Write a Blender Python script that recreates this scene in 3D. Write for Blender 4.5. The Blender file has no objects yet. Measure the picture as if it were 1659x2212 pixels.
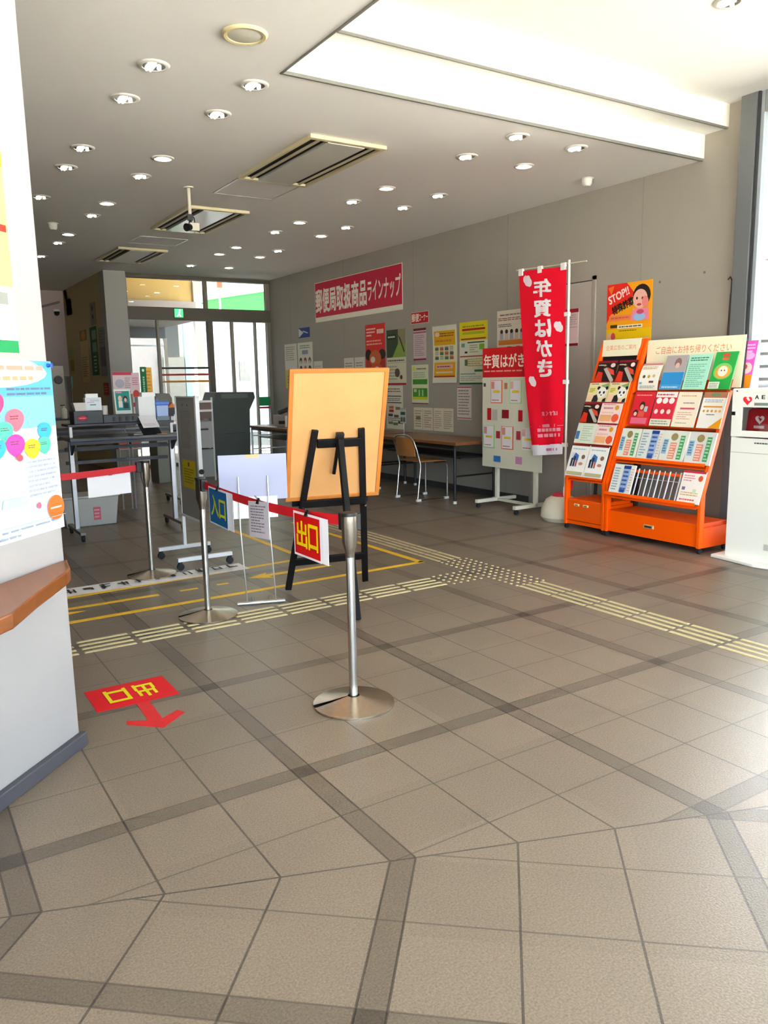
import bpy, bmesh, math, random
from mathutils import Vector, Matrix
random.seed(7)
SC = bpy.context.scene
COL = SC.collection

# ------------------------------------------------------------------ camera, world, sun, exposure
cam_d = bpy.data.cameras.new('camera')
cam = bpy.data.objects.new('camera', cam_d); COL.objects.link(cam)
Rv = Vector((0.84282151, -0.53787388, -0.01853652)); Uv = Vector((0.10418868, 0.12927422, 0.98612012)); Fv = Vector((0.52801196, 0.83305454, -0.16499546))
cam.matrix_world = Matrix(((Rv.x, Uv.x, -Fv.x, 0), (Rv.y, Uv.y, -Fv.y, 0), (Rv.z, Uv.z, -Fv.z, 1.40), (0, 0, 0, 1)))
cam_d.sensor_fit = 'VERTICAL'; cam_d.sensor_height = 36.0; cam_d.lens = 36.0 * 1703.7 / 2212.0
cam_d.clip_start = 0.02; cam_d.clip_end = 300
SC.camera = cam

W = bpy.data.worlds.new('sky'); SC.world = W; W.use_nodes = True
nt = W.node_tree; nt.nodes.clear()
wo = nt.nodes.new('ShaderNodeOutputWorld'); wb = nt.nodes.new('ShaderNodeBackground')
wb.inputs[0].default_value = (0.68, 0.85, 1.0, 1); wb.inputs[1].default_value = 3.0
tcw = nt.nodes.new('ShaderNodeTexCoord'); dotn = nt.nodes.new('ShaderNodeVectorMath'); dotn.operation = 'DOT_PRODUCT'; dotn.inputs[1].default_value = (-.83, -.55, 0)
mrw = nt.nodes.new('ShaderNodeMapRange'); mrw.inputs[1].default_value = -.1; mrw.inputs[2].default_value = .95; mrw.inputs[3].default_value = 2.3; mrw.inputs[4].default_value = 8.4   # hazy bright side of the sky
nt.links.new(tcw.outputs['Generated'], dotn.inputs[0]); nt.links.new(dotn.outputs['Value'], mrw.inputs[0]); nt.links.new(mrw.outputs[0], wb.inputs[1])
nt.links.new(wb.outputs[0], wo.inputs[0])

sun_d = bpy.data.lights.new('sun', 'SUN'); sun_d.energy = 88.0; sun_d.angle = 0.02; sun_d.color = (0.99, 0.985, 1.0)
sun = bpy.data.objects.new('sun', sun_d); COL.objects.link(sun)
sun.rotation_euler = Vector((0.50, -0.42, -0.76)).to_track_quat('-Z', 'Y').to_euler()   # over the roof onto the forecourt

SC.view_settings.view_transform = 'Standard'; SC.view_settings.look = 'None'
SC.view_settings.exposure = 0.76; SC.view_settings.gamma = 1.0
SC.view_settings.use_curve_mapping = False
SC.cycles.use_denoising = True
SC.cycles.max_bounces = 10; SC.cycles.diffuse_bounces = 6; SC.cycles.glossy_bounces = 4; SC.cycles.transparent_max_bounces = 12
SC.cycles.sample_clamp_indirect = 20.0
SC.cycles.caustics_reflective = False; SC.cycles.caustics_refractive = False

# ------------------------------------------------------------------ materials
def lin(h):
    h = h.lstrip('#')
    if len(h) == 3: h = ''.join(c * 2 for c in h)
    v = [int(h[i:i + 2], 16) / 255 for i in (0, 2, 4)]
    return tuple((c / 12.92 if c <= .04045 else ((c + .055) / 1.055) ** 2.4) for c in v) + (1,)
_M = {}
def M(col, rough=.55, metal=0.0, emit=0.0, noise=0.0, scale=40.0, bump=0.0, spec=None, wood=False):
    key = (col, rough, metal, emit, noise, scale, bump, spec, wood)
    if key in _M: return _M[key]
    m = bpy.data.materials.new('mat_%s' % col.lstrip('#')); m.use_nodes = True
    n = m.node_tree; b = n.nodes['Principled BSDF']; c = lin(col)
    b.inputs['Base Color'].default_value = c; b.inputs['Roughness'].default_value = rough; b.inputs['Metallic'].default_value = metal
    if spec is not None: b.inputs['Specular IOR Level'].default_value = spec
    if emit:
        b.inputs['Emission Color'].default_value = c; b.inputs['Emission Strength'].default_value = emit
    if noise or bump:
        tc = n.nodes.new('ShaderNodeTexCoord'); tx = n.nodes.new('ShaderNodeTexNoise'); tx.inputs['Scale'].default_value = scale; tx.inputs['Detail'].default_value = 3
        if wood:
            mp = n.nodes.new('ShaderNodeMapping'); mp.inputs['Scale'].default_value = (1, 1, 12) if wood == 'v' else (8, .6, 8)
            n.links.new(tc.outputs['Object'], mp.inputs[0]); n.links.new(mp.outputs[0], tx.inputs[0])
        else: n.links.new(tc.outputs['Object'], tx.inputs[0])
        if noise:
            mx = n.nodes.new('ShaderNodeMixRGB'); mx.blend_type = 'MULTIPLY'; mx.inputs[0].default_value = 1
            mr = n.nodes.new('ShaderNodeMapRange'); mr.inputs[1].default_value = .3; mr.inputs[2].default_value = .7
            mr.inputs[3].default_value = 1 - noise; mr.inputs[4].default_value = 1 + noise * .4
            n.links.new(tx.outputs[0], mr.inputs[0]); mx.inputs[1].default_value = c; n.links.new(mr.outputs[0], mx.inputs[2]); n.links.new(mx.outputs[0], b.inputs['Base Color'])
        if bump:
            bp = n.nodes.new('ShaderNodeBump'); bp.inputs['Strength'].default_value = bump; bp.inputs['Distance'].default_value = .004
            n.links.new(tx.outputs[0], bp.inputs['Height']); n.links.new(bp.outputs[0], b.inputs['Normal'])
    _M[key] = m; return m
def glass_mat(name='clear_glass', tint=(1, 1, 1, 1), refl=1.0):
    m = bpy.data.materials.new(name); m.use_nodes = True; n = m.node_tree; n.nodes.clear()
    o = n.nodes.new('ShaderNodeOutputMaterial'); mx = n.nodes.new('ShaderNodeMixShader'); t = n.nodes.new('ShaderNodeBsdfTransparent'); g = n.nodes.new('ShaderNodeBsdfGlossy')
    f = n.nodes.new('ShaderNodeFresnel'); f.inputs[0].default_value = 1.45; t.inputs[0].default_value = tint; g.inputs['Roughness'].default_value = .01
    mu = n.nodes.new('ShaderNodeMath'); mu.operation = 'MULTIPLY'; mu.inputs[1].default_value = refl
    n.links.new(f.outputs[0], mu.inputs[0]); n.links.new(mu.outputs[0], mx.inputs[0])
    n.links.new(t.outputs[0], mx.inputs[1]); n.links.new(g.outputs[0], mx.inputs[2]); n.links.new(mx.outputs[0], o.inputs[0]); return m
GLASS = glass_mat()
ACRYL = glass_mat('acrylic', (.93, .95, .95, 1), 1.6)

YLOW = 0.04; FLOOR_RGB = (.206, .162, .118, 1)
def floor_mat():
    m = bpy.data.materials.new('floor_tiles'); m.use_nodes = True; n = m.node_tree; b = n.nodes['Principled BSDF']
    def mt(op, *a):
        q = n.nodes.new('ShaderNodeMath'); q.operation = op
        for i, v in enumerate(a):
            if isinstance(v, (int, float)): q.inputs[i].default_value = v
            else: n.links.new(v, q.inputs[i])
        return q.outputs[0]
    tc = n.nodes.new('ShaderNodeTexCoord'); sp = n.nodes.new('ShaderNodeSeparateXYZ'); n.links.new(tc.outputs['Object'], sp.inputs[0])
    x, y = sp.outputs[0], sp.outputs[1]
    nx, ny = -0.3505, -0.9366; fx, fy = 0.834, 1.908                  # joint line where the tile field turns
    s = mt('ADD', mt('MULTIPLY', mt('SUBTRACT', x, fx), nx), mt('MULTIPLY', mt('SUBTRACT', y, fy), ny))
    low = mt('GREATER_THAN', s, 0.0); sc = mt('MULTIPLY', mt('MAXIMUM', s, 0.0), -2.0)
    xr = mt('ADD', x, mt('MULTIPLY', sc, nx)); yr = mt('ADD', y, mt('MULTIPLY', sc, ny))
    P = .976; BW = .073
    def axis(v, off, jw):
        f = mt('MULTIPLY', mt('FRACT', mt('DIVIDE', mt('SUBTRACT', v, off), P)), P)
        band = mt('LESS_THAN', f, BW)
        d = mt('MINIMUM', f, mt('SUBTRACT', P, f))
        for k in (BW, BW + .301, BW + .602): d = mt('MINIMUM', d, mt('ABSOLUTE', mt('SUBTRACT', f, k)))
        return band, mt('LESS_THAN', d, jw), f
    bx, jx, f1 = axis(xr, 1.136, .0034)
    yo = mt('ADD', yr, mt('MULTIPLY', low, YLOW))
    by, jy, f2 = axis(yo, 2.392, .0030)
    jf = mt('LESS_THAN', mt('ABSOLUTE', s), .0032)
    joint = mt('MAXIMUM', mt('MAXIMUM', jx, jy), jf)
    joint_fine = mt('MULTIPLY', jy, mt('SUBTRACT', 1.0, mt('MAXIMUM', jx, jf)))
    band = mt('ADD', bx, by)
    cell = n.nodes.new('ShaderNodeTexWhiteNoise'); cell.noise_dimensions = '2D'
    cv = n.nodes.new('ShaderNodeCombineXYZ')
    n.links.new(mt('FLOOR', mt('DIVIDE', mt('SUBTRACT', xr, 1.136 + BW), .3253)), cv.inputs[0]); n.links.new(mt('FLOOR', mt('DIVIDE', mt('SUBTRACT', yo, 2.392 + BW), .3253)), cv.inputs[1]); n.links.new(cv.outputs[0], cell.inputs[0])
    g = n.nodes.new('ShaderNodeTexNoise'); g.inputs['Scale'].default_value = 170; g.inputs['Detail'].default_value = 2; n.links.new(tc.outputs['Object'], g.inputs[0])
    g2 = n.nodes.new('ShaderNodeTexNoise'); g2.inputs['Scale'].default_value = 1.3; n.links.new(tc.outputs['Object'], g2.inputs[0])
    val = mt('MULTIPLY', mt('ADD', .40, mt('MULTIPLY', g.outputs[0], 1.20)), mt('ADD', .93, mt('MULTIPLY', cell.outputs[0], .14)))
    val = mt('MULTIPLY', val, mt('ADD', .90, mt('MULTIPLY', g2.outputs[0], .2)))
    val = mt('MULTIPLY', val, mt('SUBTRACT', 1.0, mt('MULTIPLY', band, .33)))
    val = mt('MULTIPLY', val, mt('SUBTRACT', 1.0, mt('MULTIPLY', joint, .62)))
    val = mt('ADD', val, mt('MULTIPLY', joint_fine, .16))
    rgb = n.nodes.new('ShaderNodeMixRGB'); rgb.blend_type = 'MULTIPLY'; rgb.inputs[0].default_value = 1; rgb.inputs[1].default_value = FLOOR_RGB
    n.links.new(val, rgb.inputs[2]); n.links.new(rgb.outputs[0], b.inputs['Base Color'])
    b.inputs['Roughness'].default_value = .37; b.inputs['Specular IOR Level'].default_value = .42
    bp = n.nodes.new('ShaderNodeBump'); bp.inputs['Strength'].default_value = .35; bp.inputs['Distance'].default_value = .002
    n.links.new(mt('SUBTRACT', g.outputs[0], mt('MULTIPLY', joint, .8)), bp.inputs['Height']); n.links.new(bp.outputs[0], b.inputs['Normal'])
    return m

# ------------------------------------------------------------------ mesh building
class MB:
    def __init__(s): s.v = []; s.f = []; s.mi = []; s.cur = 0
    def m(s, i): s.cur = i; return s
    def add(s, vs, fs):
        o = len(s.v); s.v += [Vector(p) for p in vs]; s.f += [tuple(i + o for i in f) for f in fs]; s.mi += [s.cur] * len(fs); return s
    def box(s, x0, y0, z0, x1, y1, z1):
        x0, x1 = sorted((x0, x1)); y0, y1 = sorted((y0, y1)); z0, z1 = sorted((z0, z1))
        return s.add([(x0, y0, z0), (x1, y0, z0), (x1, y1, z0), (x0, y1, z0), (x0, y0, z1), (x1, y0, z1), (x1, y1, z1), (x0, y1, z1)],
                     [(0, 3, 2, 1), (4, 5, 6, 7), (0, 1, 5, 4), (1, 2, 6, 5), (2, 3, 7, 6), (3, 0, 4, 7)])
    def bar(s, p, q, w, h, up=(0, 0, 1)):
        p, q = Vector(p), Vector(q); d = (q - p).normalized(); a = d.cross(Vector(up))
        if a.length < 1e-4: a = d.cross(Vector((0, 1, 0)))
        a.normalize(); b = a.cross(d); a *= w / 2; b *= h / 2
        return s.add([p - a - b, p + a - b, p + a + b, p - a + b, q - a - b, q + a - b, q + a + b, q - a + b],
                     [(0, 3, 2, 1), (4, 5, 6, 7), (0, 1, 5, 4), (1, 2, 6, 5), (2, 3, 7, 6), (3, 0, 4, 7)])
    def cyl(s, p, q, r, r2=None, n=20, caps=True):
        p, q = Vector(p), Vector(q); r2 = r if r2 is None else r2; d = (q - p).normalized()
        a = d.orthogonal().normalized(); b = d.cross(a); vs = []
        for c, rr in ((p, r), (q, r2)):
            for k in range(n): t = 2 * math.pi * k / n; vs.append(c + a * rr * math.cos(t) + b * rr * math.sin(t))
        fs = [(k, (k + 1) % n, n + (k + 1) % n, n + k) for k in range(n)]
        if caps: fs += [tuple(reversed(range(n))), tuple(range(n, 2 * n))]
        return s.add(vs, fs)
    def tube(s, pts, r, n=10):
        pts = [Vector(p) for p in pts]; vs = []; a = None
        for i, p in enumerate(pts):
            d = ((pts[min(i + 1, len(pts) - 1)] - p).normalized() + (p - pts[max(i - 1, 0)]).normalized()).normalized()
            a = d.orthogonal().normalized() if a is None else (a - d * a.dot(d)).normalized()
            b = d.cross(a)
            for k in range(n): t = 2 * math.pi * k / n; vs.append(p + a * r * math.cos(t) + b * r * math.sin(t))
        fs = []
        for i in range(len(pts) - 1):
            for k in range(n): fs.append((i * n + k, i * n + (k + 1) % n, (i + 1) * n + (k + 1) % n, (i + 1) * n + k))
        L = (len(pts) - 1) * n
        fs += [tuple(reversed(range(n))), tuple(range(L, L + n))]
        return s.add(vs, fs)
    def lathe(s, prof, c, n=32, ax=(0, 0, 1)):
        c = Vector(c); ax = Vector(ax); a = ax.orthogonal().normalized(); b = ax.cross(a); vs = []; fs = []; m_ = len(prof)
        for (r, z) in prof:
            for k in range(n): t = 2 * math.pi * k / n; vs.append(c + ax * z + a * r * math.cos(t) + b * r * math.sin(t))
        for i in range(m_ - 1):
            for k in range(n): fs.append((i * n + k, i * n + (k + 1) % n, (i + 1) * n + (k + 1) % n, (i + 1) * n + k))
        if prof[0][0] > 1e-6: fs.append(tuple(reversed(range(n))))
        if prof[-1][0] > 1e-6: fs.append(tuple(range((m_ - 1) * n, m_ * n)))
        return s.add(vs, fs)
    def prism(s, poly, d):                                              # polygon of 3-D points pushed along d
        poly = [Vector(p) for p in poly]; d = Vector(d); n = len(poly)
        return s.add(poly + [p + d for p in poly], [tuple(reversed(range(n))), tuple(range(n, 2 * n))] + [(k, (k + 1) % n, n + (k + 1) % n, n + k) for k in range(n)])
    def build(s, name, mats, parent=None, org=None, bevel=0.0, smooth=False, sub=0):
        if not isinstance(mats, (list, tuple)): mats = [mats]
        if parent is not None:
            r = parent
            while r.parent: r = r.parent
            o0 = r.location.copy()
        elif org is not None: o0 = Vector(org)
        else:
            lo = [min(p[i] for p in s.v) for i in range(3)]; hi = [max(p[i] for p in s.v) for i in range(3)]
            o0 = Vector(((lo[0] + hi[0]) / 2, (lo[1] + hi[1]) / 2, lo[2]))
        me = bpy.data.meshes.new(name); me.from_pydata([p - o0 for p in s.v], [], s.f)
        for m_ in mats: me.materials.append(m_)
        me.polygons.foreach_set('material_index', s.mi)
        bm = bmesh.new(); bm.from_mesh(me); bmesh.ops.recalc_face_normals(bm, faces=bm.faces) if not getattr(s, 'keep', False) else None; bm.to_mesh(me); bm.free()
        if smooth:
            me.polygons.foreach_set('use_smooth', [True] * len(me.polygons)); me.set_sharp_from_angle(angle=math.radians(38))
        me.update()
        o = bpy.data.objects.new(name, me); COL.objects.link(o)
        if parent is not None: o.parent = parent
        else: o.location = o0
        if bevel:
            b = o.modifiers.new('bevel', 'BEVEL'); b.width = bevel; b.segments = 2; b.limit_method = 'ANGLE'; b.angle_limit = math.radians(40)
        if sub:
            q = o.modifiers.new('sub', 'SUBSURF'); q.levels = sub; q.render_levels = sub
        return o
def tag(o, label=None, cat=None, group=None, kind=None):
    if label: o['label'] = label
    if cat: o['category'] = cat
    if group: o['group'] = group
    if kind: o['kind'] = kind
    return o
def thing(name, label, cat, loc, group=None):
    o = bpy.data.objects.new(name, None); COL.objects.link(o); o.location = loc; o.empty_display_size = .05
    return tag(o, label, cat, group)
def copy_tree(o, parent=None):
    c = o.copy(); COL.objects.link(c)
    if parent is not None: c.parent = parent
    for ch in list(o.children): copy_tree(ch, c)
    return c
def struct(o): o['kind'] = 'structure'; return o

_T = {}
def text_mesh(s, bold):
    if (s, bold) in _T: return _T[(s, bold)]
    c = bpy.data.curves.new('t', 'FONT'); c.body = s; c.resolution_u = 3
    o = bpy.data.objects.new('t', c); me = bpy.data.meshes.new_from_object(o)
    vs = [(v.co.x, v.co.y) for v in me.vertices]; fs = [tuple(p.vertices) for p in me.polygons]
    bpy.data.objects.remove(o); bpy.data.curves.remove(c); bpy.data.meshes.remove(me)
    xs = [p[0] for p in vs]; ys = [p[1] for p in vs]; x0, x1, y0, y1 = min(xs), max(xs), min(ys), max(ys)
    w_, h_ = x1 - x0, y1 - y0; d = bold * .8
    r = [([((a + dx - x0) / w_, (b + dy - y0) / h_) for a, b in vs], fs) for dx, dy in (((0, 0),) if bold < .005 else ((0, 0), (d, d), (-d, d), (d, -d), (-d, -d)))]   # strokes thickened by layers
    _T[(s, bold)] = r; return r

RW = ((0, -1, 0), (0, 0, 1))                    # sheet axes on the right wall
FR = ((1, 0, 0), (0, 0, 1))                     # facing the entrance
S2 = math.sqrt(.5)
DW = ((S2, S2, 0), (0, 0, 1))                   # on the diagonal wall
LN = ((0, -1, 0), (.335, 0, .9422))             # leaning in the leaflet racks
def sheet(name, label, cat, org, ax, Wd, Ht, items, base='#f2f0ea', thick=.002, parent=None, group=None, rough=.55, curl=0.0, double=False):
    u = Vector(ax[0]); v = Vector(ax[1]); nrm = u.cross(v).normalized(); org = Vector(org)
    mb = MB(); cols = [base]
    def P(a, b, h): return org + u * (a * Wd) + v * (b * Ht) + nrm * (h + curl * 4 * (b - .5) ** 2)
    def ci(c):
        if c not in cols: cols.append(c)
        return cols.index(c)
    if curl:
        N = 8; vs = []; fs = []
        for i in range(N + 1):
            for h in (0, thick): vs += [P(0, i / N, h), P(1, i / N, h)]
        for i in range(N):
            a = i * 4; fs += [(a + 2, a + 3, a + 7, a + 6), (a, a + 4, a + 5, a + 1), (a, a + 2, a + 6, a + 4), (a + 1, a + 5, a + 7, a + 3)]
        mb.add(vs, fs)
    else:
        mb.add([P(0, 0, 0), P(1, 0, 0), P(1, 1, 0), P(0, 1, 0), P(0, 0, thick), P(1, 0, thick), P(1, 1, thick), P(0, 1, thick)],
               [(0, 3, 2, 1), (4, 5, 6, 7), (0, 1, 5, 4), (1, 2, 6, 5), (2, 3, 7, 6), (3, 0, 4, 7)])
    h = thick
    def flat(pts, fs, c):
        nonlocal h
        if curl and len(pts) == 4 and abs(pts[2][1] - pts[0][1]) > .06:
            (a0, b0), (a1, b1) = pts[0], pts[2]; pts = []; fs = []
            for i in range(11): bb = b0 + (b1 - b0) * i / 10; pts += [(a0, bb), (a1, bb)]
            for i in range(10): fs.append((2 * i, 2 * i + 1, 2 * i + 3, 2 * i + 2))
        h += .00025; mb.cur = ci(c); mb.add([P(a, b, h) for a, b in pts], fs)
    for it in items:
        k = it[0]
        if k == 'r':
            _, a0, b0, a1, b1, c = it; flat([(a0, b0), (a1, b0), (a1, b1), (a0, b1)], [(0, 1, 2, 3)], c)
        elif k == 'p': flat(it[1], [tuple(range(len(it[1])))], it[2])
        elif k == 'e':
            _, a, b, ra, rb, c = it; N = 20; flat([(a + ra * math.cos(2 * math.pi * i / N), b + rb * math.sin(2 * math.pi * i / N)) for i in range(N)], [tuple(range(N))], c)
        elif k == 't':
            _, a0, b0, a1, b1, st, c = it[:7]; rot = it[8] if len(it) > 8 else 0
            for vs, fs in text_mesh(st, it[7] if len(it) > 7 else .015):
                pts = [(a0 + (a1 - a0) * p, b0 + (b1 - b0) * q) for p, q in vs]
                if rot:
                    cx, cy = (a0 + a1) / 2, (b0 + b1) / 2; cr, sr = math.cos(rot), math.sin(rot)
                    pts = [(cx + ((p - cx) * Wd * cr - (q - cy) * Ht * sr) / Wd, cy + ((p - cx) * Wd * sr + (q - cy) * Ht * cr) / Ht) for p, q in pts]
                flat(pts, fs, c)
        elif k == 'L':                                                   # lines of small print, too small to read
            _, a0, b0, a1, b1, nl, c = it; pts = []; fs = []; st = (b1 - b0) / nl
            for i in range(nl):
                yb = b1 - (i + 1) * st + st * .3; a = a0
                end = a0 + (a1 - a0) * (random.uniform(.55, 1) if i % 3 == 2 else random.uniform(.85, 1))
                while a < end - .01:
                    w = min(random.uniform(.05, .2) * (a1 - a0), end - a); o = len(pts)
                    pts += [(a, yb), (a + w, yb), (a + w, yb + st * .45), (a, yb + st * .45)]; fs.append((o, o + 1, o + 2, o + 3)); a += w + .025 * (a1 - a0)
            flat(pts, fs, c)
    mb.keep = True
    o = mb.build(name, [M(c, rough, spec=.3) for c in cols], parent, org if parent is None else None)
    if parent is None: tag(o, label, cat, group)
    return o
def R(a0, b0, a1, b1, c): return ('r', a0, b0, a1, b1, c)
def T(a0, b0, a1, b1, s, c, bold=.015, rot=0): return ('t', a0, b0, a1, b1, s, c, bold, rot)
def L(a0, b0, a1, b1, n, c='#77746e'): return ('L', a0, b0, a1, b1, n, c)
def E(a, b, ra, rb, c): return ('e', a, b, ra, rb, c)
def PG(pts, c): return ('p', pts, c)

CHROME = M('#c9c8c4', .22, 1.0); STEEL = M('#cfc2b0', .26, 1.0, noise=.08, scale=60); BLACK = M('#0c0b0e', .45); RUBBER = M('#1b1b1d', .7)
WHITEP = M('#e6e4de', .45); CREAM = M('#e3d9bd', .5); GREYW = M('#c4c4c0', .5); DARKG = M('#45474a', .5)
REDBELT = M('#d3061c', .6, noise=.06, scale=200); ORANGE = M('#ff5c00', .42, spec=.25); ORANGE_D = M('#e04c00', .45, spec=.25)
WALLM = M('#9d968a', .7, noise=.03, scale=3); CEILM = M('#f1f1ee', .85, noise=.05, scale=300, bump=.25)
YTAPE = M('#f4c11a', .5, noise=.08, scale=30)

# ------------------------------------------------------------------ the room
RX, CZ = 6.10, 3.18
fl = MB().box(-3.2, -3.0, -.12, 6.1, 16.4, 0).build('floor', floor_mat(), org=(0, 0, 0)); struct(fl)
cb = MB()
cb.box(-3.2, -3.0, CZ, 2.2, 4.49, CZ + .5); cb.box(-3.2, 4.49, CZ, 3.54, 16.5, CZ + .5); cb.box(3.54, 4.49, CZ, 6.3, 13.45, CZ + .5)
cb.box(2.2, -3.0, 3.38, 2.45, 4.49, 3.7); cb.box(2.45, 4.27, 3.38, 6.3, 4.49, 3.7); cb.box(2.45, -3.0, 3.56, 6.3, 4.27, 4.0)
struct(cb.build('ceiling', CEILM, org=(0, 0, CZ)))
tr = MB()
tr.box(2.188, -3.0, CZ - .006, 2.2, 4.50, CZ + .02); tr.box(2.2, 4.482, CZ - .006, 6.1, 4.50, CZ + .012)
struct(tr.build('trim_1', M('#77756e', .6)))
tr = MB(); tr.box(2.44, -3.0, 3.372, 2.452, 4.27, 3.40); tr.box(2.45, 4.262, 3.372, 6.1, 4.276, 3.386)
struct(tr.build('trim_2', M('#77756e', .6)))
fa = MB(); fa.box(2.203, 4.476, CZ + .012, 6.1, 4.484, 3.38); fa.box(2.455, 4.256, 3.386, 6.1, 4.264, 3.56)
struct(fa.build('trim_3', M('#eeeae0', .6)))
struct(MB().box(-3.4, -3.1, 4.0, 6.4, 13.5, 4.2).box(-3.4, 13.5, 4.0, 3.6, 16.6, 4.2).build('roof', M('#8a8782', .8)))
struct(MB().box(-3.4, 9.0, 4.2, 3.4, 13.5, 10.0).build('sky_blocker_box', M('#b9b6b0', .7)))  # unseen block added to shade the back alley from the sky
struct(MB().box(.5, 13.5, 3.62, 6.4, 15.9, 3.74).build('sun_blocker_slab', M('#b9b2a6', .7)))  # unseen slab added to keep the sun out of the far glass
# right wall, with the panel joints and the flush door
struct(MB().box(RX, 4.10, 0, RX + .2, 13.45, 3.7).build('wall_right', WALLM))
jt = MB()
for yy in (5.10, 6.95, 8.80, 10.65, 12.5): jt.box(RX - .001, yy - .004, .08, RX + .002, yy + .004, CZ)
struct(jt.build('trim_4', M('#8f897f', .7)))
dr = MB(); dr.box(RX - .012, 5.68, .02, RX + .01, 6.50, 2.33)
d1 = struct(dr.build('door_1', M('#aea69a', .55), bevel=.004))
df = MB(); df.box(RX - .02, 5.635, 0, RX + .01, 5.672, 2.375); df.box(RX - .02, 6.508, 0, RX + .01, 6.545, 2.375); df.box(RX - .02, 5.635, 2.338, RX + .01, 6.545, 2.375)
df.build('door_frame', M('#9c958a', .5), d1)
dk = MB(); dk.box(RX - .008, 5.672, 0, RX + .012, 5.68, 2.338); dk.box(RX - .008, 5.68, 2.33, RX + .012, 6.508, 2.338)
dk.build('door_gap', M('#3a3733', .8), d1)
MB().cyl((RX - .012, 6.42, 1.0), (RX - .05, 6.42, 1.0), .012).cyl((RX - .05, 6.42, 1.0), (RX - .05, 6.30, 1.0), .010).build('door_handle', STEEL, d1, smooth=True)
bb = MB(); bb.box(RX - .012, 4.10, 0, RX, 5.63, .075); bb.box(RX - .012, 6.55, 0, RX, 13.3, .075)
struct(bb.build('baseboard_right', M('#3c3b3a', .5)))
# foreground diagonal wall at the left
C0 = Vector((.54, 3.125, 0)); Ev = Vector((S2, S2, 0)); Nv = Vector((S2, -S2, 0))
def dg(e, o, z): return C0 + Ev * e + Nv * o + Vector((0, 0, z))
struct(MB().prism([dg(0, 0, 0), dg(-4.2, 0, 0), dg(-4.2, -.35, 0), dg(0, -.35, 0)], (0, 0, CZ)).build('wall_left', M('#a3a09f', .55, noise=.02, scale=4), bevel=.006))
struct(MB().prism([dg(.012, .028, 0), dg(-4.2, .028, 0), dg(-4.2, 0, 0), dg(.012, 0, 0)], (0, 0, .055)).build('baseboard_left', M('#4b4a50', .45), bevel=.004))
struct(MB().box(-3.2, .15, 0, -3.0, 16.4, CZ).box(-3.2, .15, 0, -2.3, .35, CZ).build('wall_far_left', M('#a39b8e', .7)))
# end of the hall
struct(MB().box(3.2, 13.13, 0, 3.54, 13.45, CZ).build('wall_back_pier', M('#a8a69e', .6)))
struct(MB().box(3.2, 13.45, 0, 3.30, 16.4, CZ).build('wall_back_side', M('#b8a878', .7)))
struct(MB().box(-3.2, 16.3, 0, 3.2, 16.5, CZ).build('wall_back', M('#c7b3aa', .7)))
# right-hand glazing beside the entrance
w1 = struct(MB().box(6.02, 3.965, 0, 6.22, 4.10, 3.56).build('window_1', M('#66696a', .42), bevel=.004))
MB().box(6.03, 3.945, 0, 6.20, 3.963, 3.56).build('gasket', M('#2c2e30', .6), w1)
MB().box(6.05, 3.915, 0, 6.18, 3.943, 3.56).build('sash', M('#9aa1a6', .35), w1)
MB().box(6.10, -3.0, .12, 6.108, 3.914, 3.40).build('pane', GLASS, w1)
for yy in (2.2, .5, -1.2, -2.95): MB().box(6.06, yy, 0, 6.16, yy + .06, 3.56).build('mullion', M('#66696a', .42), w1)
MB().box(6.05, -3.0, 0, 6.17, 3.91, .12).build('sill', M('#66696a', .42), w1)
MB().box(6.05, -3.0, 3.40, 6.17, 3.91, 3.56).build('head', M('#8a8d8c', .42), w1)
w2 = struct(MB().box(-3.2, -3.06, 3.30, 6.1, -2.98, 3.56).build('window_2', M('#66696a', .42)))
MB().box(-3.0, -3.02, .1, 6.0, -3.012, 3.30).build('pane', GLASS, w2)
for xx in (-3.1, -1.3, .5, 2.3, 4.1, 6.0): MB().box(xx, -3.05, 0, xx + .06, -2.99, 3.30).build('mullion', M('#66696a', .42), w2)
w5 = struct(MB().box(-3.14, -3.0, 3.02, -3.06, .15, 3.18).build('window_added_left', M('#66696a', .42)))  # unseen glazing added to let in more daylight from the front left
MB().box(-3.105, -3.0, .1, -3.098, .15, 3.02).build('pane', GLASS, w5)
for yy in (-2.98, -1.45, .09): MB().box(-3.13, yy, 0, -3.07, yy + .06, 3.02).build('mullion', M('#66696a', .42), w5)
# glazed screen and vestibule at the far end
ALU = M('#7d7565', .4); ALUD = M('#574f42', .5)
w3 = struct(MB().box(3.54, 13.30, 2.45, 6.1, 13.42, 2.66).build('window_3', ALUD))
MB().box(3.54, 13.30, 3.12, 6.1, 13.42, CZ).build('head', ALUD, w3)
MB().box(3.54, 13.31, 0, 3.60, 13.41, CZ).build('jamb', M('#8f8a7c', .4), w3); MB().box(6.04, 13.31, 0, 6.1, 13.41, CZ).build('jamb', ALU, w3)
MB().box(4.93, 13.31, 0, 5.02, 13.41, 2.45).build('mullion', ALUD, w3); MB().box(4.90, 13.31, 2.66, 4.95, 13.41, 3.12).build('mullion', ALU, w3)
MB().box(5.36, 13.32, 0, 5.40, 13.40, 2.45).build('mullion', M('#8d8574', .4), w3); MB().box(5.80, 13.32, 0, 5.83, 13.40, 2.45).build('mullion', M('#8d8574', .4), w3)
MB().box(4.05, 13.32, 0, 4.09, 13.40, 2.45).build('mullion', M('#8d8574', .4), w3)
GV = glass_mat('vestibule_glass', (.78, .80, .80, 1), .9)
for a, b in ((3.6, 4.05), (4.09, 4.93), (5.02, 5.36), (5.40, 5.80), (5.83, 6.04)): MB().box(a, 13.36, .06, b, 13.366, 2.45).build('pane', GV, w3)
MB().box(3.6, 13.36, 2.66, 6.04, 13.366, 3.12).build('pane', GV, w3)
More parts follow.
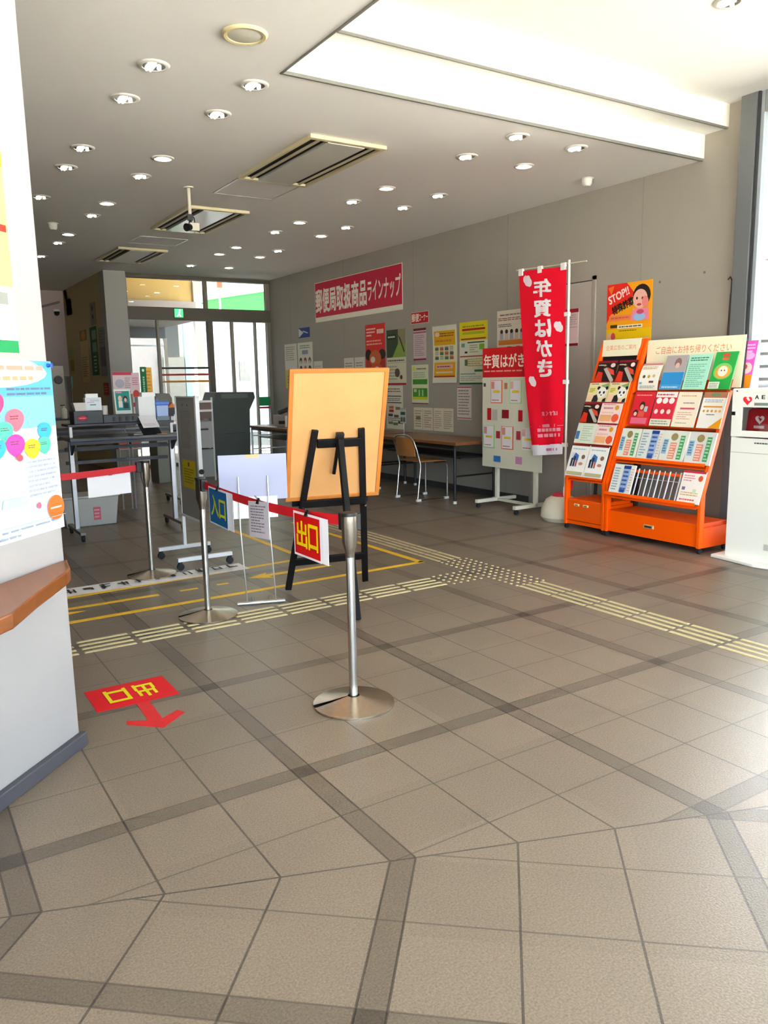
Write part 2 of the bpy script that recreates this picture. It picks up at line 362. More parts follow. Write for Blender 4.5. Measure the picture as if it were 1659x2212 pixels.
MB().box(3.54, 13.31, 0, 6.1, 13.41, .06).build('sill', ALUD, w3)
for z, c in ((1.665, '#2d2a36'), (1.555, '#b22a34'), (1.44, '#d08a1e')):
    MB().box(4.09, 13.352, z - .016, 4.93, 13.358, z + .016).build('warning_stripe', M(c, .5), w3)
MB().box(5.02, 13.352, 1.16, 5.36, 13.358, 1.02).build('warning_stripe', M('#0f8a4c', .5), w3)
MB().box(5.83, 13.352, 1.14, 6.04, 13.358, .98).build('warning_stripe', M('#0f8a4c', .5), w3)
MB().box(5.83, 13.352, .965, 6.04, 13.358, .93).build('warning_stripe', M('#c02a30', .5), w3)
# vestibule and what stands behind the glass
struct(MB().box(3.3, 13.42, -.12, 9.5, 30, -.002).build('floor_vestibule', M('#6f6b64', .5)))
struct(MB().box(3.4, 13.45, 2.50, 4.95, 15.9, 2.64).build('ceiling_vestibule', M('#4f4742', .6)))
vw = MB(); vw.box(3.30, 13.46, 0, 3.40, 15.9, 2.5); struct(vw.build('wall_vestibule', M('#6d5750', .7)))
w4 = struct(MB().box(3.4, 15.85, 2.30, 4.98, 15.95, 2.52).build('window_4', M('#3c4046', .4)))
for xx in (3.40, 4.02, 4.95): MB().box(xx, 15.86, 0, xx + .06, 15.94, 2.30).build('mullion', M('#8a8378', .4), w4)
MB().box(3.46, 15.87, 2.14, 4.95, 15.93, 2.17).build('rail', M('#cfd4d8', .3, .6), w4)
MB().box(3.46, 15.895, .05, 4.95, 15.90, 2.30).build('pane', GV, w4)
struct(MB().box(3.2, 15.95, 3.02, 5.62, 16.2, 3.50).build('trim_5', M('#b39655', .6)))
struct(MB().box(3.2, 15.6, 2.70, 5.55, 16.1, 3.0).build('trim_6', M('#a59a94', .6)))
struct(MB().box(5.62, 15.9, -.1, 5.78, 16.1, 3.6).build('column_outside', M('#b9b4ac', .6)))

# ------------------------------------------------------------------ outside
struct(MB().box(6.1, -40, -.15, 60, 13.4, -.02).build('ground_forecourt', M('#c9c2b2', .8, noise=.1, scale=2)))
struct(MB().box(-40, -3.0, -.15, -3.2, 16, -.02).box(-40, -40, -.15, 6.1, -3.0, -.02).build('ground_street', M('#c9c2b2', .8, noise=.1, scale=2)))
nb = thing('neighbour_house', 'white house with grey lap siding outside the right-hand glazing', 'building', (9.6, 6.5, 0))
MB().box(9.1, 4.5, 1.90, 12, 9.5, 6.0).build('upper_wall', M('#f1f2f2', .7), nb)
sd = MB()
for k in range(13): sd.prism([(9.1, 4.5, k * .15), (9.02, 4.5, k * .15), (9.06, 4.5, k * .15 + .145), (9.1, 4.5, k * .15 + .145)], (0, 5, 0))
sd.build('siding', M('#6d7076', .6), nb)
MB().box(9.0, 5.55, 2.72, 9.08, 5.95, 3.0).build('sign_plate', M('#d2232e', .5), nb)
bl = thing('tiled_building', 'white tiled building seen through the glass at the far end', 'building', (8.0, 22, 0))
mt_ = M('#f0efe8', .5)
MB().box(7.5, 21.0, 0, 13, 24, 8).build('wall', mt_, bl)
g_ = MB()
for k in range(26): g_.box(7.5, 20.992, .3 * k, 13, 21.0, .3 * k + .02)
for k in range(18): g_.box(7.5 + .3 * k, 20.992, 0, 7.515 + .3 * k, 21.0, 8)
g_.build('tile_joints', M('#cfcdc4', .6), bl)
MB().box(8.62, 20.95, 1.45, 8.93, 21.02, 1.99).build('shutter', M('#9a948c', .6), bl)
bp_ = thing('pale_building', 'pale building with a dark window beyond the vestibule doors', 'building', (5.2, 20, 0))
MB().box(3.0, 20.0, 0, 7.4, 22, 7).build('wall', M('#b5aaa5', .6), bp_)
MB().box(6.26, 19.95, 2.08, 6.60, 20.02, 3.2).build('window', M('#2b2e2b', .4), bp_)
MB().box(6.05, 19.9, .5, 6.70, 20.02, 2.06).build('wall_panel', M('#7d7a70', .6), bp_)
MB().box(6.73, 19.93, 0, 6.88, 20.02, 7).build('corner_strip', M('#8fb0ad', .6), bp_)
aw = thing('green_awning', 'green sloping awning outside the upper window at the far end', 'awning', (7, 17.5, 0))
MB().prism([(6.3, 17.2, 3.20), (8.2, 17.2, 3.53), (8.2, 17.2, 3.49), (6.3, 17.2, 3.16)], (0, .9, 0)).build('canopy', M('#2f8a3c', .6), aw)
MB().prism([(6.3, 17.18, 3.0), (8.2, 17.18, 3.0), (8.2, 17.18, 3.49), (6.3, 17.18, 3.16)], (0, .04, 0)).build('valance', M('#3d8f45', .6), aw)
for xx in (6.4, 8.1): MB().box(xx, 18.0, -.02, xx + .06, 18.06, 3.3).build('post', WHITEP, aw)
rs = MB().box(6.40, 16.6, 3.42, 6.52, 16.66, 3.9).build('shop_sign', M('#e2471c', .5)); tag(rs, 'small orange red sign panel outside the upper far window', 'sign')
MB().cyl((6.46, 16.63, 3.42), (6.46, 16.63, -.002), .02).build('sign_rod', WHITEP, rs)

# ------------------------------------------------------------------ ceiling fittings
XS = (1.52, 2.13, 4.25, 4.865)
YS = (4.74, 5.345, 6.56, 7.18, 8.38, 9.015, 10.25, 10.88, 12.07)
ON = {(1, 2), (1, 4), (1, 6), (3, 3 - 1), (2, 2 + 0), (2, 4), (3, 5), (2, 6), (2, 7), (3, 7), (3, 8)}
ON = {(1, 2), (1, 4), (1, 6), (3, 1), (2, 2), (2, 4), (3, 5), (2, 6), (2, 7), (3, 7), (3, 8)}
LIT = M('#fff2dc', .5, emit=40.0); TUBE_GLOW = M('#f4f0e6', .35, emit=6.0)  # the twin tubes glow too, weaker than the bright bowls
def downlight(lit):
    t = thing('downlight', 'x', 'ceiling light', (0, 0, CZ), 'downlights in the hall ceiling')
    MB().lathe([(.062, -.002), (.066, -.010), (.080, -.010), (.088, -.005), (.090, 0), (.062, 0)], (0, 0, CZ), 36).build('trim_ring', M('#d9d6cc', .4), t, smooth=True)
    MB().lathe([(.0, -.001), (.02, -.0012), (.045, -.003), (.063, -.008)], (0, 0, CZ), 36).build('reflector', M('#d8d8d6', .15, 1.0), t, smooth=True)
    if lit: MB().lathe([(0, -.016), (.03, -.014), (.052, -.009), (.058, -.003)], (0, 0, CZ), 28).build('lamp', LIT, t, smooth=True)
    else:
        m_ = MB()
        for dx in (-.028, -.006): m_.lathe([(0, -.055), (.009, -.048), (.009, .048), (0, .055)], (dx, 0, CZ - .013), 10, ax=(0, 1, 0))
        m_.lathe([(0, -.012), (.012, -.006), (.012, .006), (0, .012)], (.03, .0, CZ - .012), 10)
        m_.build('lamp', TUBE_GLOW, t, smooth=True)
    return t
proto = {True: downlight(True), False: downlight(False)}; used = set()
ORD = ('first', 'second', 'third', 'fourth', 'fifth', 'sixth', 'seventh', 'eighth', 'ninth')
ROW = ('outer left row', 'inner left row', 'inner right row', 'outer right row')
for i, xx in enumerate(XS):
    k_ = 0
    for j, yy in enumerate(YS):
        if (i == 0 and j > 4) or (i == 1 and j == 8 and False): continue
        lit = (i, j) in ON
        o = proto[lit] if lit not in used else copy_tree(proto[lit]); used.add(lit)
        o.location = (xx, yy, CZ)
        o['label'] = '%s recessed ceiling downlight, %s from the entrance in the %s' % ('glowing' if lit else 'twin-tube', ORD[j], ROW[i])
o = copy_tree(proto[False]); o.location = (4.476, 3.163, 3.56); o['label'] = 'recessed downlight alone in the raised bright ceiling near the entrance'
sp = thing('ceiling_speaker', 'round cream ceiling speaker with pale grille nearest the entrance', 'speaker', (1.807, 4.11, CZ))
MB().lathe([(.09, 0), (.092, -.012), (.108, -.014), (.118, -.006), (.12, 0)], (1.807, 4.11, CZ), 40).build('rim', M('#e0cf9f', .5), sp, smooth=True)
MB().lathe([(0, -.014), (.06, -.013), (.091, -.008)], (1.807, 4.11, CZ), 40).build('grille', M('#d6d4c6', .6, noise=.2, scale=900), sp, smooth=True)
def cassette(y0, y1, label):
    x0, x1 = 2.865, 3.525; t = thing('air_conditioner', label, 'air conditioner', ((x0 + x1) / 2, (y0 + y1) / 2, CZ), 'ceiling cassette air conditioners')
    f = MB(); z = CZ - .028
    f.box(x0, y0, z, x1, y0 + .05, CZ); f.box(x0, y1 - .05, z, x1, y1, CZ); f.box(x0, y0 + .05, z, x0 + .03, y1 - .05, CZ); f.box(x1 - .03, y0 + .05, z, x1, y1 - .05, CZ)
    f.build('frame', M('#dccfa6', .5), t, bevel=.004)
    MB().box(x0 + .17, y0 + .05, z - .004, x1 - .17, y1 - .05, CZ - .006).build('panel', M('#d6d5cb', .22), t, bevel=.003)
    for a, b in ((x0 + .03, x0 + .17), (x1 - .17, x1 - .03)):
        s = MB().box(a, y0 + .05, CZ - .008, b, y1 - .05, CZ - .001).build('slot', M('#0d0c0b', .8), t)
        v = MB(); c = (a + b) / 2
        v.bar((c, y0 + .06, CZ - .02), (c, y1 - .06, CZ - .02), .022, .006, (.5, 0, 1)); v.build('louvre', M('#c8bfa0', .45), s)
    return t
cassette(5.42, 6.80, 'cream four-sided ceiling air conditioner nearest the entrance'); cassette(8.09, 9.43, 'cream ceiling air conditioner behind the ceiling camera, middle of three'); cassette(10.87, 12.10, 'cream ceiling air conditioner nearest the far glazed screen')
def hatch(y0, y1, label):
    x0, x1 = 2.89, 3.505; t = thing('ceiling_hatch', label, 'access hatch', ((x0 + x1) / 2, (y0 + y1) / 2, CZ), 'square access hatches in the ceiling')
    MB().box(x0 + .012, y0 + .012, CZ - .004, x1 - .012, y1 - .012, CZ).build('panel', CEILM, t)
    f = MB(); z = CZ - .007
    f.box(x0, y0, z, x1, y0 + .012, CZ); f.box(x0, y1 - .012, z, x1, y1, CZ); f.box(x0, y0, z, x0 + .012, y1, CZ); f.box(x1 - .012, y0, z, x1, y1, CZ)
    f.build('frame', M('#c6c5c0', .3, .7), t)
hatch(6.87, 7.48, 'square ceiling access hatch next to the nearest air conditioner'); hatch(9.97, 10.50, 'square ceiling access hatch between the middle and farthest air conditioners')
for (xx, yy), lb in (((5.673, 5.388), 'small white round detector on the ceiling near the right wall'), ((1.852, 9.655), 'small white round detector on the ceiling at the left')):
    t = thing('ceiling_detector', lb, 'detector', (xx, yy, CZ))
    MB().lathe([(0, -.075), (.03, -.070), (.045, -.050), (.046, -.02), (.052, 0)], (xx, yy, CZ), 28).build('body', M('#d3d0c6', .5), t, smooth=True)
    MB().lathe([(.058, -.008), (.06, 0), (.0, 0)], (xx, yy, CZ), 28).build('base', M('#c2beb2', .5), t, smooth=True)
cc = thing('surveillance_camera', 'white and black camera hanging on a pole from the ceiling', 'camera', (2.62, 7.38, CZ))
MB().cyl((2.62, 7.38, CZ), (2.62, 7.38, 2.93), .016).lathe([(.045, -.012), (.045, 0), (0, 0)], (2.62, 7.38, CZ), 24).build('pole', M('#d8d2bd', .5), cc, smooth=True)
MB().box(2.60, 7.36, 2.885, 2.64, 7.40, 2.94).cyl((2.62, 7.38, 2.89), (2.615, 7.38, 2.845), .014).build('swivel', BLACK, cc)
MB().box(2.605, 7.35, 2.795, 2.695, 7.41, 2.865).build('body', M('#cfcab5', .45), cc, bevel=.004)
MB().cyl((2.61, 7.37, 2.825), (2.565, 7.34, 2.815), .030, .036).build('lens', M('#141318', .3), cc, smooth=True)
MB().tube([(2.635, 7.38, 2.93), (2.66, 7.39, 2.915), (2.675, 7.42, 2.88), (2.68, 7.44, 2.845)], .005).build('cable', BLACK, cc, smooth=True)
es = thing('exit_sign', 'green lit emergency exit sign glowing on the transom of the far glazed screen', 'sign', (4.42, 13.28, 2.52))
MB().box(4.34, 13.27, 2.49, 4.50, 13.299, 2.645).build('housing', M('#3b6b45', .5), es)
MB().box(4.35, 13.262, 2.50, 4.49, 13.27, 2.635).build('face', M('#3fe06a', .4, emit=1.6), es)
MB().lathe([(0, 0), (.012, .004), (.012, .02), (0, .024)], (4.435, 13.258, 2.600), 12).bar((4.43, 13.258, 2.59), (4.42, 13.258, 2.55), .02, .004, (0, 1, 0)).bar((4.42, 13.258, 2.55), (4.39, 13.258, 2.515), .013, .004, (0, 1, 0)).bar((4.42, 13.258, 2.55), (4.45, 13.258, 2.515), .013, .004, (0, 1, 0)).build('running_figure', M('#eafff0', .4, emit=2.2), es)

# ------------------------------------------------------------------ floor markings
TACM = M('#c8b98c', .45, noise=.12, scale=60)
ORDN = ORD + ('tenth', 'eleventh', 'twelfth', 'thirteenth', 'fourteenth')
def bar_bm(mb, x0, y0, x1, y1):
    h = .005
    mb.prism([(x0, y0, 0), (x1, y0, 0), (x1, y1, 0), (x0, y1, 0)], (0, 0, .0012))
    i = .006
    vs = [(x0, y0, .0012), (x1, y0, .0012), (x1, y1, .0012), (x0, y1, .0012), (x0 + i, y0 + i, h), (x1 - i, y0 + i, h), (x1 - i, y1 - i, h), (x0 + i, y1 - i, h)]
    mb.add(vs, [(4, 5, 6, 7), (0, 1, 5, 4), (1, 2, 6, 5), (2, 3, 7, 6), (3, 0, 4, 7)])
def tac(make, cx, cy, label, group, protos={}):
    if make not in protos:
        t = thing('tactile_tile', label, 'tactile paving', (cx, cy, 0), group); make(cx, cy, t); protos[make] = t; return t
    t = copy_tree(protos[make]); t.location = (cx, cy, 0); return tag(t, label, None, group)
def bars_x(cx, cy, t):
    for q in range(4): m_ = MB(); bar_bm(m_, cx - .138, cy - .115 + .066 * q, cx + .138, cy - .089 + .066 * q); m_.build('bar', TACM, t)
def bars_y(cx, cy, t):
    for q in range(4): m_ = MB(); bar_bm(m_, cx - .108 + .064 * q, cy - .142, cx - .082 + .064 * q, cy + .14); m_.build('bar', TACM, t)
def studs(cx, cy, t):
    o = None
    for a in range(5):
        for b in range(5):
            if o is None: o = MB().lathe([(.0115, 0), (.0105, .003), (.006, .005), (0, .005)], (cx - .12, cy - .12, 0), 10).build('stud', TACM, t)
            else: c = o.copy(); COL.objects.link(c); c.location = (a * .06, b * .06, 0)
for k in range(9): tac(bars_x, 3.055 - .3035 * k, 4.35, 'four-bar tactile tile, %s from the dotted junction towards the left wall' % ORDN[k], 'tactile tiles on the path to the left')
for k in range(9): tac(bars_y, 3.66, 3.77 - .3035 * k, 'four-bar tactile tile, %s from the dotted junction towards the camera' % ORDN[k], 'tactile tiles on the straight path')
for k in range(8): tac(bars_y, 3.66, 4.97 + .3035 * k, 'four-bar tactile tile, %s from the dotted junction towards the far screen' % ORDN[k], 'tactile tiles on the straight path')
for (x0, y0, lb) in ((3.365, 4.35, 'left arm of the junction'), (3.675, 4.665, 'far arm of the junction'), (3.675, 4.35, 'centre of the junction'), (3.675, 4.05, 'near arm of the junction')):
    tac(studs, x0, y0, 'dotted tactile warning tile at the ' + lb, 'dotted tactile tiles at the junction')
def tape(name, label, segs, m=YTAPE, w=.050, z=.0012, cat='floor tape'):
    mb = MB()
    for (x0, y0, x1, y1) in segs: mb.bar((x0, y0, z / 2), (x1, y1, z / 2), w, z)
    return tag(mb.build(name, m), label, cat)
tape('floor_tape', 'long yellow floor tape running beside the tactile path from the left wall', [(.60, 4.862, 3.46, 4.905)])
tape('floor_tape', 'yellow floor tape running away from the corner near the easel along the tactile path', [(3.44, 4.89, 3.42, 7.12)])
tape('floor_tape', 'yellow floor tape behind the easel running away from the camera', [(2.77, 5.80, 2.76, 7.25)])
tape('floor_tape', 'yellow floor tape along the front edge of the white lettered floor strip', [(.70, 5.452, 2.83, 5.575)], w=.05)
tape('floor_tape', 'short yellow floor tape with an arrow tail at the left wall', [(.70, 5.18, 1.47, 5.178)], w=.045)
tape('floor_tape', 'small yellow floor tape dash behind the second belt post', [(1.62, 5.185, 1.745, 5.185)], w=.035)
tape('floor_tape', 'smallest yellow floor tape dash right of the second belt post', [(1.885, 5.188, 1.97, 5.188)], w=.032)
mb = MB(); mb.prism([(.78, 5.03, 0), (.98, 5.075, 0), (.90, 5.10, 0), (.78, 5.10, 0)], (0, 0, .0012))
tag(mb.build('floor_arrow', YTAPE), 'yellow floor arrow head at the left wall under the short tape', 'floor sticker')
mb = MB(); mb.prism([(2.14, 5.235, 0), (2.30, 5.14, 0), (2.29, 5.20, 0), (2.82, 5.215, 0), (2.82, 5.255, 0), (2.29, 5.262, 0), (2.32, 5.315, 0)], (0, 0, .0014))
tag(mb.build('floor_arrow', YTAPE), 'yellow floor arrow pointing left beside the low white placard stand', 'floor sticker')
its = []
random.seed(3)
for k in range(14):
    c = .035 + k * .068
    for q in range(random.randint(3, 5)):
        if random.random() < .5: a_ = c + random.uniform(0, .034); its.append(R(a_, random.uniform(.2, .35), a_ + .008, random.uniform(.6, .82), '#23222a'))
        else: b_ = random.uniform(.25, .75); its.append(R(c, b_, c + random.uniform(.025, .044), b_ + .07, '#2b2a33'))
sheet('floor_strip', 'white floor strip with black lettering along the queue lane', 'floor sticker', (.55, 5.49, .0003), ((1, .012, 0), (0, 1, 0)), 1.72, .225, its, '#efecea', .001)
mb = MB()
red = M('#dc1420', .4, noise=.08, scale=25)
fs_items = [R(.20, .18, .47, .82, '#e8dc18'), R(.26, .34, .41, .66, '#dc1420')]
fa_ = sheet('floor_arrow', 'red floor sticker with yellow exit characters and an arrow below', 'floor sticker', (.668, 3.405, .0004), FR and ((1, 0, 0), (0, 1, 0)), .364, .272,
      [R(.12, .10, .80, .90, '#e01428'), T(.80, .80, .56, .22, '出', '#e8dc18', .03), T(.46, .78, .20, .24, '口', '#e8dc18', .03)], '#dc1420', .0012)
mb = MB(); mb.prism([(.835, 3.42, 0), (.828, 3.20, 0), (.75, 3.245, 0), (.742, 3.205, 0), (.86, 3.09, 0), (.985, 3.19, 0), (.965, 3.235, 0), (.885, 3.185, 0), (.892, 3.42, 0)], (0, 0, .0012))
mb.build('arrow', red, fa_)

# ------------------------------------------------------------------ belt posts
def post(x, y, label):
    t = thing('belt_post', label, 'belt post', (x, y, 0), 'chrome belt barrier posts')
    b = MB(); N = 56; rr = .178; vs = []; fs = []
    a0 = math.radians(158); gap = math.radians(11)                      # dished base with the nesting slot
    for k in range(N + 1):
        a = a0 + gap + (2 * math.pi - gap) * k / N; c, s = math.cos(a), math.sin(a)
        for r, z in ((rr, .002), (rr, .010), (.10, .024), (.026, .040)): vs.append((x + r * c, y + r * s, z))
    for k in range(N):
        for q in range(3): fs.append((k * 4 + q, k * 4 + 4 + q, k * 4 + 5 + q, k * 4 + 1 + q))
    b.add(vs, fs); b.prism([(x + rr * math.cos(a0 + gap + (2 * math.pi - gap) * k / N), y + rr * math.sin(a0 + gap + (2 * math.pi - gap) * k / N), 0) for k in range(N)] , (0, 0, .004))
    b.build('base', STEEL, t, smooth=True)
    MB().cyl((x, y, .03), (x, y, .70), .0185, n=28).build('pole', CHROME, t, smooth=True)
    MB().lathe([(.0185, .66), (.0215, .685), (.033, .725), (.034, .83), (.0345, .845), (.0, .845)], (x, y, 0), 32).build('head', M('#a59c90', .25, 1.0), t, smooth=True)
    MB().lathe([(.0355, .838), (.0355, .852), (.0, .856)], (x, y, 0), 32).build('cap', BLACK, t, smooth=True)
    return t
P1, P2, P3 = (1.631, 2.85), (1.574, 4.51), (1.60, 5.77)
p1 = post(*P1, 'chrome belt post nearest the camera, standing alone on the grey tiles'); p2 = post(*P2, 'chrome belt post behind the blue sign, middle of the three'); p3 = post(*P3, 'chrome belt post farthest from the camera, beside the rolling partition')
def belt(parent, a, b, sag, w=.046, z=.81):
    mb = MB(); N = 24; vs = []; fs = []
    for k in range(N + 1):
        t = k / N; p = Vector(a).lerp(Vector(b), t); dz = -sag * 4 * t * (1 - t)
        for h in (-w / 2, w / 2): vs.append((p.x, p.y, z + h + dz))
    for k in range(N): fs.append((2 * k, 2 * k + 2, 2 * k + 3, 2 * k + 1))
    d = (Vector(b) - Vector(a)).normalized(); nn = Vector((d.y, -d.x, 0)) * .0012
    o = len(vs); vs2 = [Vector(v) + nn for v in vs]; mb.add([Vector(v) for v in vs] + vs2, fs + [tuple(i + o for i in reversed(f)) for f in fs])
    ob = mb.build('belt', REDBELT, parent); ob['label'] = 'red retractable belt'; return ob
def clipmount(parent, x, y, dx, dy):
    MB().box(x + dx - .018, y + dy - .018, .772, x + dx + .018, y + dy + .018, .845).build('belt_cassette', BLACK, parent, bevel=.003)
clipmount(p1, *P1, 0, .045); clipmount(p2, *P2, 0, -.045); MB().box(P1[0] + .03, P1[1] - .014, .775, P1[0] + .05, P1[1] + .014, .845).build('belt_cassette', BLACK, p1, bevel=.003)
belt(p1, (P1[0], P1[1] + .06, 0), (P2[0], P2[1] - .06, 0), .028)
clipmount(p3, *P3, -.045, 0); belt(p3, (P3[0] - .06, P3[1], 0), (.1, 5.79, 0), .03, z=.805)
def hang_sign(name, label, cat, y0, y1, zt, zb, items, base, xo, skew=0.0, clip=True, back=None):
    # faces the camera side of the belt (-x), hung between y0 (left, far) and y1 (right, near)
    t = sheet(name, label, cat, (xo, y0, zb), ((0, -1, skew), (0, 0, 1)), y0 - y1, zt - zb, items, base, .0015)
    if back:
        a = sheet('backing_sheet', None, None, (xo + .012, y0 - back, zb - .004), ((0, -1, skew), (0, 0, 1)), y0 - y1, zt - zb, [], '#f2f0f4', .001, parent=t); a['label'] = 'white sheet on the far side'
    if clip:
        ym = (y0 + y1) / 2; zt2 = zt + skew * (y0 - y1) / 2
        c = MB(); c.prism([(xo - .010, ym - .013, zt2 - .012), (xo + .014, ym - .013, zt2 - .012), (xo + .003, ym - .013, zt2 + .018)], (0, .026, 0)); c.tube([(xo - .004, ym - .008, zt2 + .012), (xo - .016, ym - .008, zt2 + .03), (xo - .016, ym + .008, zt2 + .03), (xo - .004, ym + .008, zt2 + .012)], .0015, 6)
        c.build('binder_clip', BLACK, t)
    return t
hang_sign('exit_notice', 'red hanging sign with yellow exit characters on the belt next to the near post', 'sign', 3.315, 3.045, .806, .597,
          [R(.035, .05, .965, .95, '#d60a10'), T(.12, .22, .50, .80, '出', '#f0d800', .02), T(.57, .22, .90, .78, '口', '#f0d800', .02)], '#f0e4e8', 1.598, back=.045)
hang_sign('entrance_notice', 'blue hanging sign with yellow entrance characters on the belt next to the middle post', 'sign', 4.37, 4.085, .815, .602,
          [R(.03, .04, .97, .96, '#0d5f9e'), T(.12, .24, .52, .80, '入', '#d9d81a', .02), T(.58, .24, .90, .74, '口', '#d9d81a', .02)], '#dfe6ee', 1.570, skew=-.03, back=.05)
hang_sign('notice_sheet', 'white printed notice sheet hanging askew from the middle of the red belt', 'paper', 3.83, 3.575, .79, .60, [L(.10, .12, .88, .90, 10, '#8d8796')], '#e8e2ec', 1.588, skew=.09)
t = sheet('paper_sheet', 'blank white sheet back hanging on the far left red belt', 'paper', (1.195, 5.785, .615), ((1, 0, .04), (0, 0, 1)), .30, .165, [], '#f4f3f8', .0015)
MB().prism([(1.34, 5.775, .765), (1.34, 5.80, .765), (1.34, 5.788, .80)], (.026, 0, 0)).build('binder_clip', BLACK, t)
for a, b in (((.10, .35), (.36, .9)), ((.52, .1), (.78, .62)), ((.85, .5), (.97, .9))): pass

# ------------------------------------------------------------------ easel and its board
f1 = Vector((2.219, 4.737, 0)); f2 = Vector((2.767, 4.623, 0)); ee = (f2 - f1).normalized(); dd = Vector((ee.y, -ee.x, 0)); mid = (f1 + f2) / 2
al = math.radians(16); upv = Vector((0, 0, math.cos(al))) + dd * math.sin(al); nf = ee.cross(upv).normalized()      # nf faces the camera
def ep(e, u, n=0.0): return mid + ee * e + upv * u + nf * n
EB = M('#0b0808', .5, noise=.25, scale=18, spec=.2, wood='v')
ez = thing('easel', 'black wooden folding easel seen from behind, standing across the tactile path', 'easel', tuple(mid))
for (a, b) in (((-.278, 0), (-.140, 1.145)), ((.275, 0), (.165, 1.145))):
    MB().bar(ep(a[0], a[1] + .012), ep(b[0], b[1]), .042, .022, nf).build('leg', EB, ez, bevel=.004)
MB().bar(Vector((2.262, 3.885, .006)), ep(.015, 1.085, .035), .044, .024, (0, 1, .3)).build('leg', EB, ez, bevel=.004)
MB().bar(ep(-.125, 1.055, .006), ep(.165, 1.055, .006), .055, .022, nf).build('top_rail', EB, ez, bevel=.003)
MB().bar(ep(-.215, .642, .006), ep(.225, .642, .006), .05, .022, nf).build('middle_rail', EB, ez, bevel=.003)
MB().bar(ep(-.24, .222, .006), ep(.25, .222, .006), .05, .022, nf).build('bottom_rail', EB, ez, bevel=.003)
MB().bar(ep(.012, 1.125, .03), ep(-.006, .845, .012), .02, .02, nf).build('hanging_strut', EB, ez, bevel=.003)
MB().bar(ep(.014, 1.06, .02), ep(.014, 1.13, .035), .05, .03, nf).build('hinge', BLACK, ez, bevel=.003)
lg = MB(); lg.bar(ep(-.26, .648, -.045), ep(.26, .648, -.045), .02, .075, upv).build('ledge', EB, ez, bevel=.003)
MB().cyl(ep(.225, .61, .012), ep(.225, .61, .028), .008).cyl(ep(-.21, .61, .012), ep(-.21, .61, .028), .008).build('wing_nut', STEEL, ez)
bd = thing('notice_board', 'tan wooden board with thin frame leaning on the black easel, back to the camera', 'board', tuple(ep(0, .665, -.03)))
BT = M('#e0a45c', .5, noise=.06, scale=7)
MB().prism([ep(-.305, .668, -.018), ep(.320, .668, -.018), ep(.320, 1.52, -.018), ep(-.305, 1.52, -.018)], -nf * .006).build('back_panel', M('#d9a062', .55, noise=.07, scale=5), bd)
for (a, b, c, d) in ((-.312, .660, .328, .684), (-.312, 1.504, .328, 1.528), (-.312, .684, -.284, 1.504), (.300, .684, .328, 1.504)):
    MB().prism([ep(a, b, -.012), ep(c, b, -.012), ep(c, d, -.012), ep(a, d, -.012)], -nf * .022).build('frame_rail', M('#c9792e', .45, noise=.1, scale=12), bd, bevel=.002)

# ------------------------------------------------------------------ low placard stand
b1 = Vector((1.806, 4.60, 0)); b2 = Vector((2.082, 4.505, 0)); pe = (b2 - b1).normalized(); pn = Vector((pe.y, -pe.x, 0))
def pp(e, z, n=0.0): return b1 + pe * e + pn * n + Vector((0, 0, z))
ps = thing('placard_stand', 'low wire floor stand with two thin silver rods behind the belt', 'sign stand', tuple((b1 + b2) / 2))
MB().cyl(pp(-.005, .012), pp(.297, .012), .012).build('foot_bar', M('#c9c7c4', .3, .8), ps, smooth=True)
for a in (.036, .218): MB().tube([pp(a + .02, .015, .005), pp(a + .015, .15, .02), pp(a, .50, .012), pp(a, .825, .004)], .0045, 8).build('rod', M('#b9b6b4', .3, .9), ps, smooth=True)
for a in (.10, .21): MB().cyl(pp(a, .012, .0), pp(a, .012, -.13), .008).build('rear_foot', M('#b9b6b4', .3, .9), ps, smooth=True)
pc = sheet('placard', 'blank bluish white placard back held up by the low wire stand', 'sign', tuple(pp(-.08, .675, -.008)), (tuple(pe), (0, 0, 1)), .42, .285, [R(.40, .93, .60, 1.0, '#e9b583'), R(.36, .0, .42, .09, '#e9b583')], '#aeb2cc', .003)
sheet('paper_sheet', 'white sheet hanging below the placard on the low wire stand', 'paper', tuple(pp(.0, .56, -.004)), (tuple(pe), (0, 0, 1)), .275, .135, [], '#eef0f6', .001)

# ------------------------------------------------------------------ rolling partition
wb_ = thing('rolling_partition', 'narrow grey rolling partition board on white castor feet, seen almost edge on', 'partition', (2.02, 6.0, 0))
WT = M('#dfe2e4', .4)
MB().box(2.012, 5.80, .36, 2.030, 6.24, 1.295).build('panel', M('#8d8a84', .5, noise=.05, scale=8), wb_)
pf = MB(); pf.box(2.004, 5.765, .36, 2.036, 5.80, 1.31); pf.box(2.006, 6.24, .34, 2.034, 6.255, 1.30); pf.box(2.004, 5.765, 1.295, 2.036, 6.25, 1.305); pf.box(2.004, 5.80, .34, 2.036, 6.25, .36)
pf.build('frame', WT, wb_, bevel=.003)
for yy in (5.775, 6.26):
    MB().box(2.008, yy - .014, .09, 2.034, yy + .014, .42).build('post', WT, wb_, bevel=.003)
    MB().box(1.80, yy - .016, .065, 2.235, yy + .016, .095).build('foot', WT, wb_, bevel=.003)
    for xx in (1.82, 2.215):
        c = MB(); c.cyl((xx, yy - .012, .027), (xx, yy + .012, .027), .027, n=18); c.box(xx - .012, yy - .016, .03, xx + .012, yy + .016, .066); c.build('castor', RUBBER, wb_)
MB().cyl((2.02, 5.76, .74), (2.02, 5.75, .74), .02).build('knob', BLACK, wb_)
sheet('notice_sheet', 'yellow notice taped low on the rolling partition', 'paper', (2.009, 6.16, .59), RW, .30, .22, [R(.44, .78, .56, .92, '#4a4412'), L(.12, .15, .88, .72, 6, '#857712')], '#c9b21c', .001)
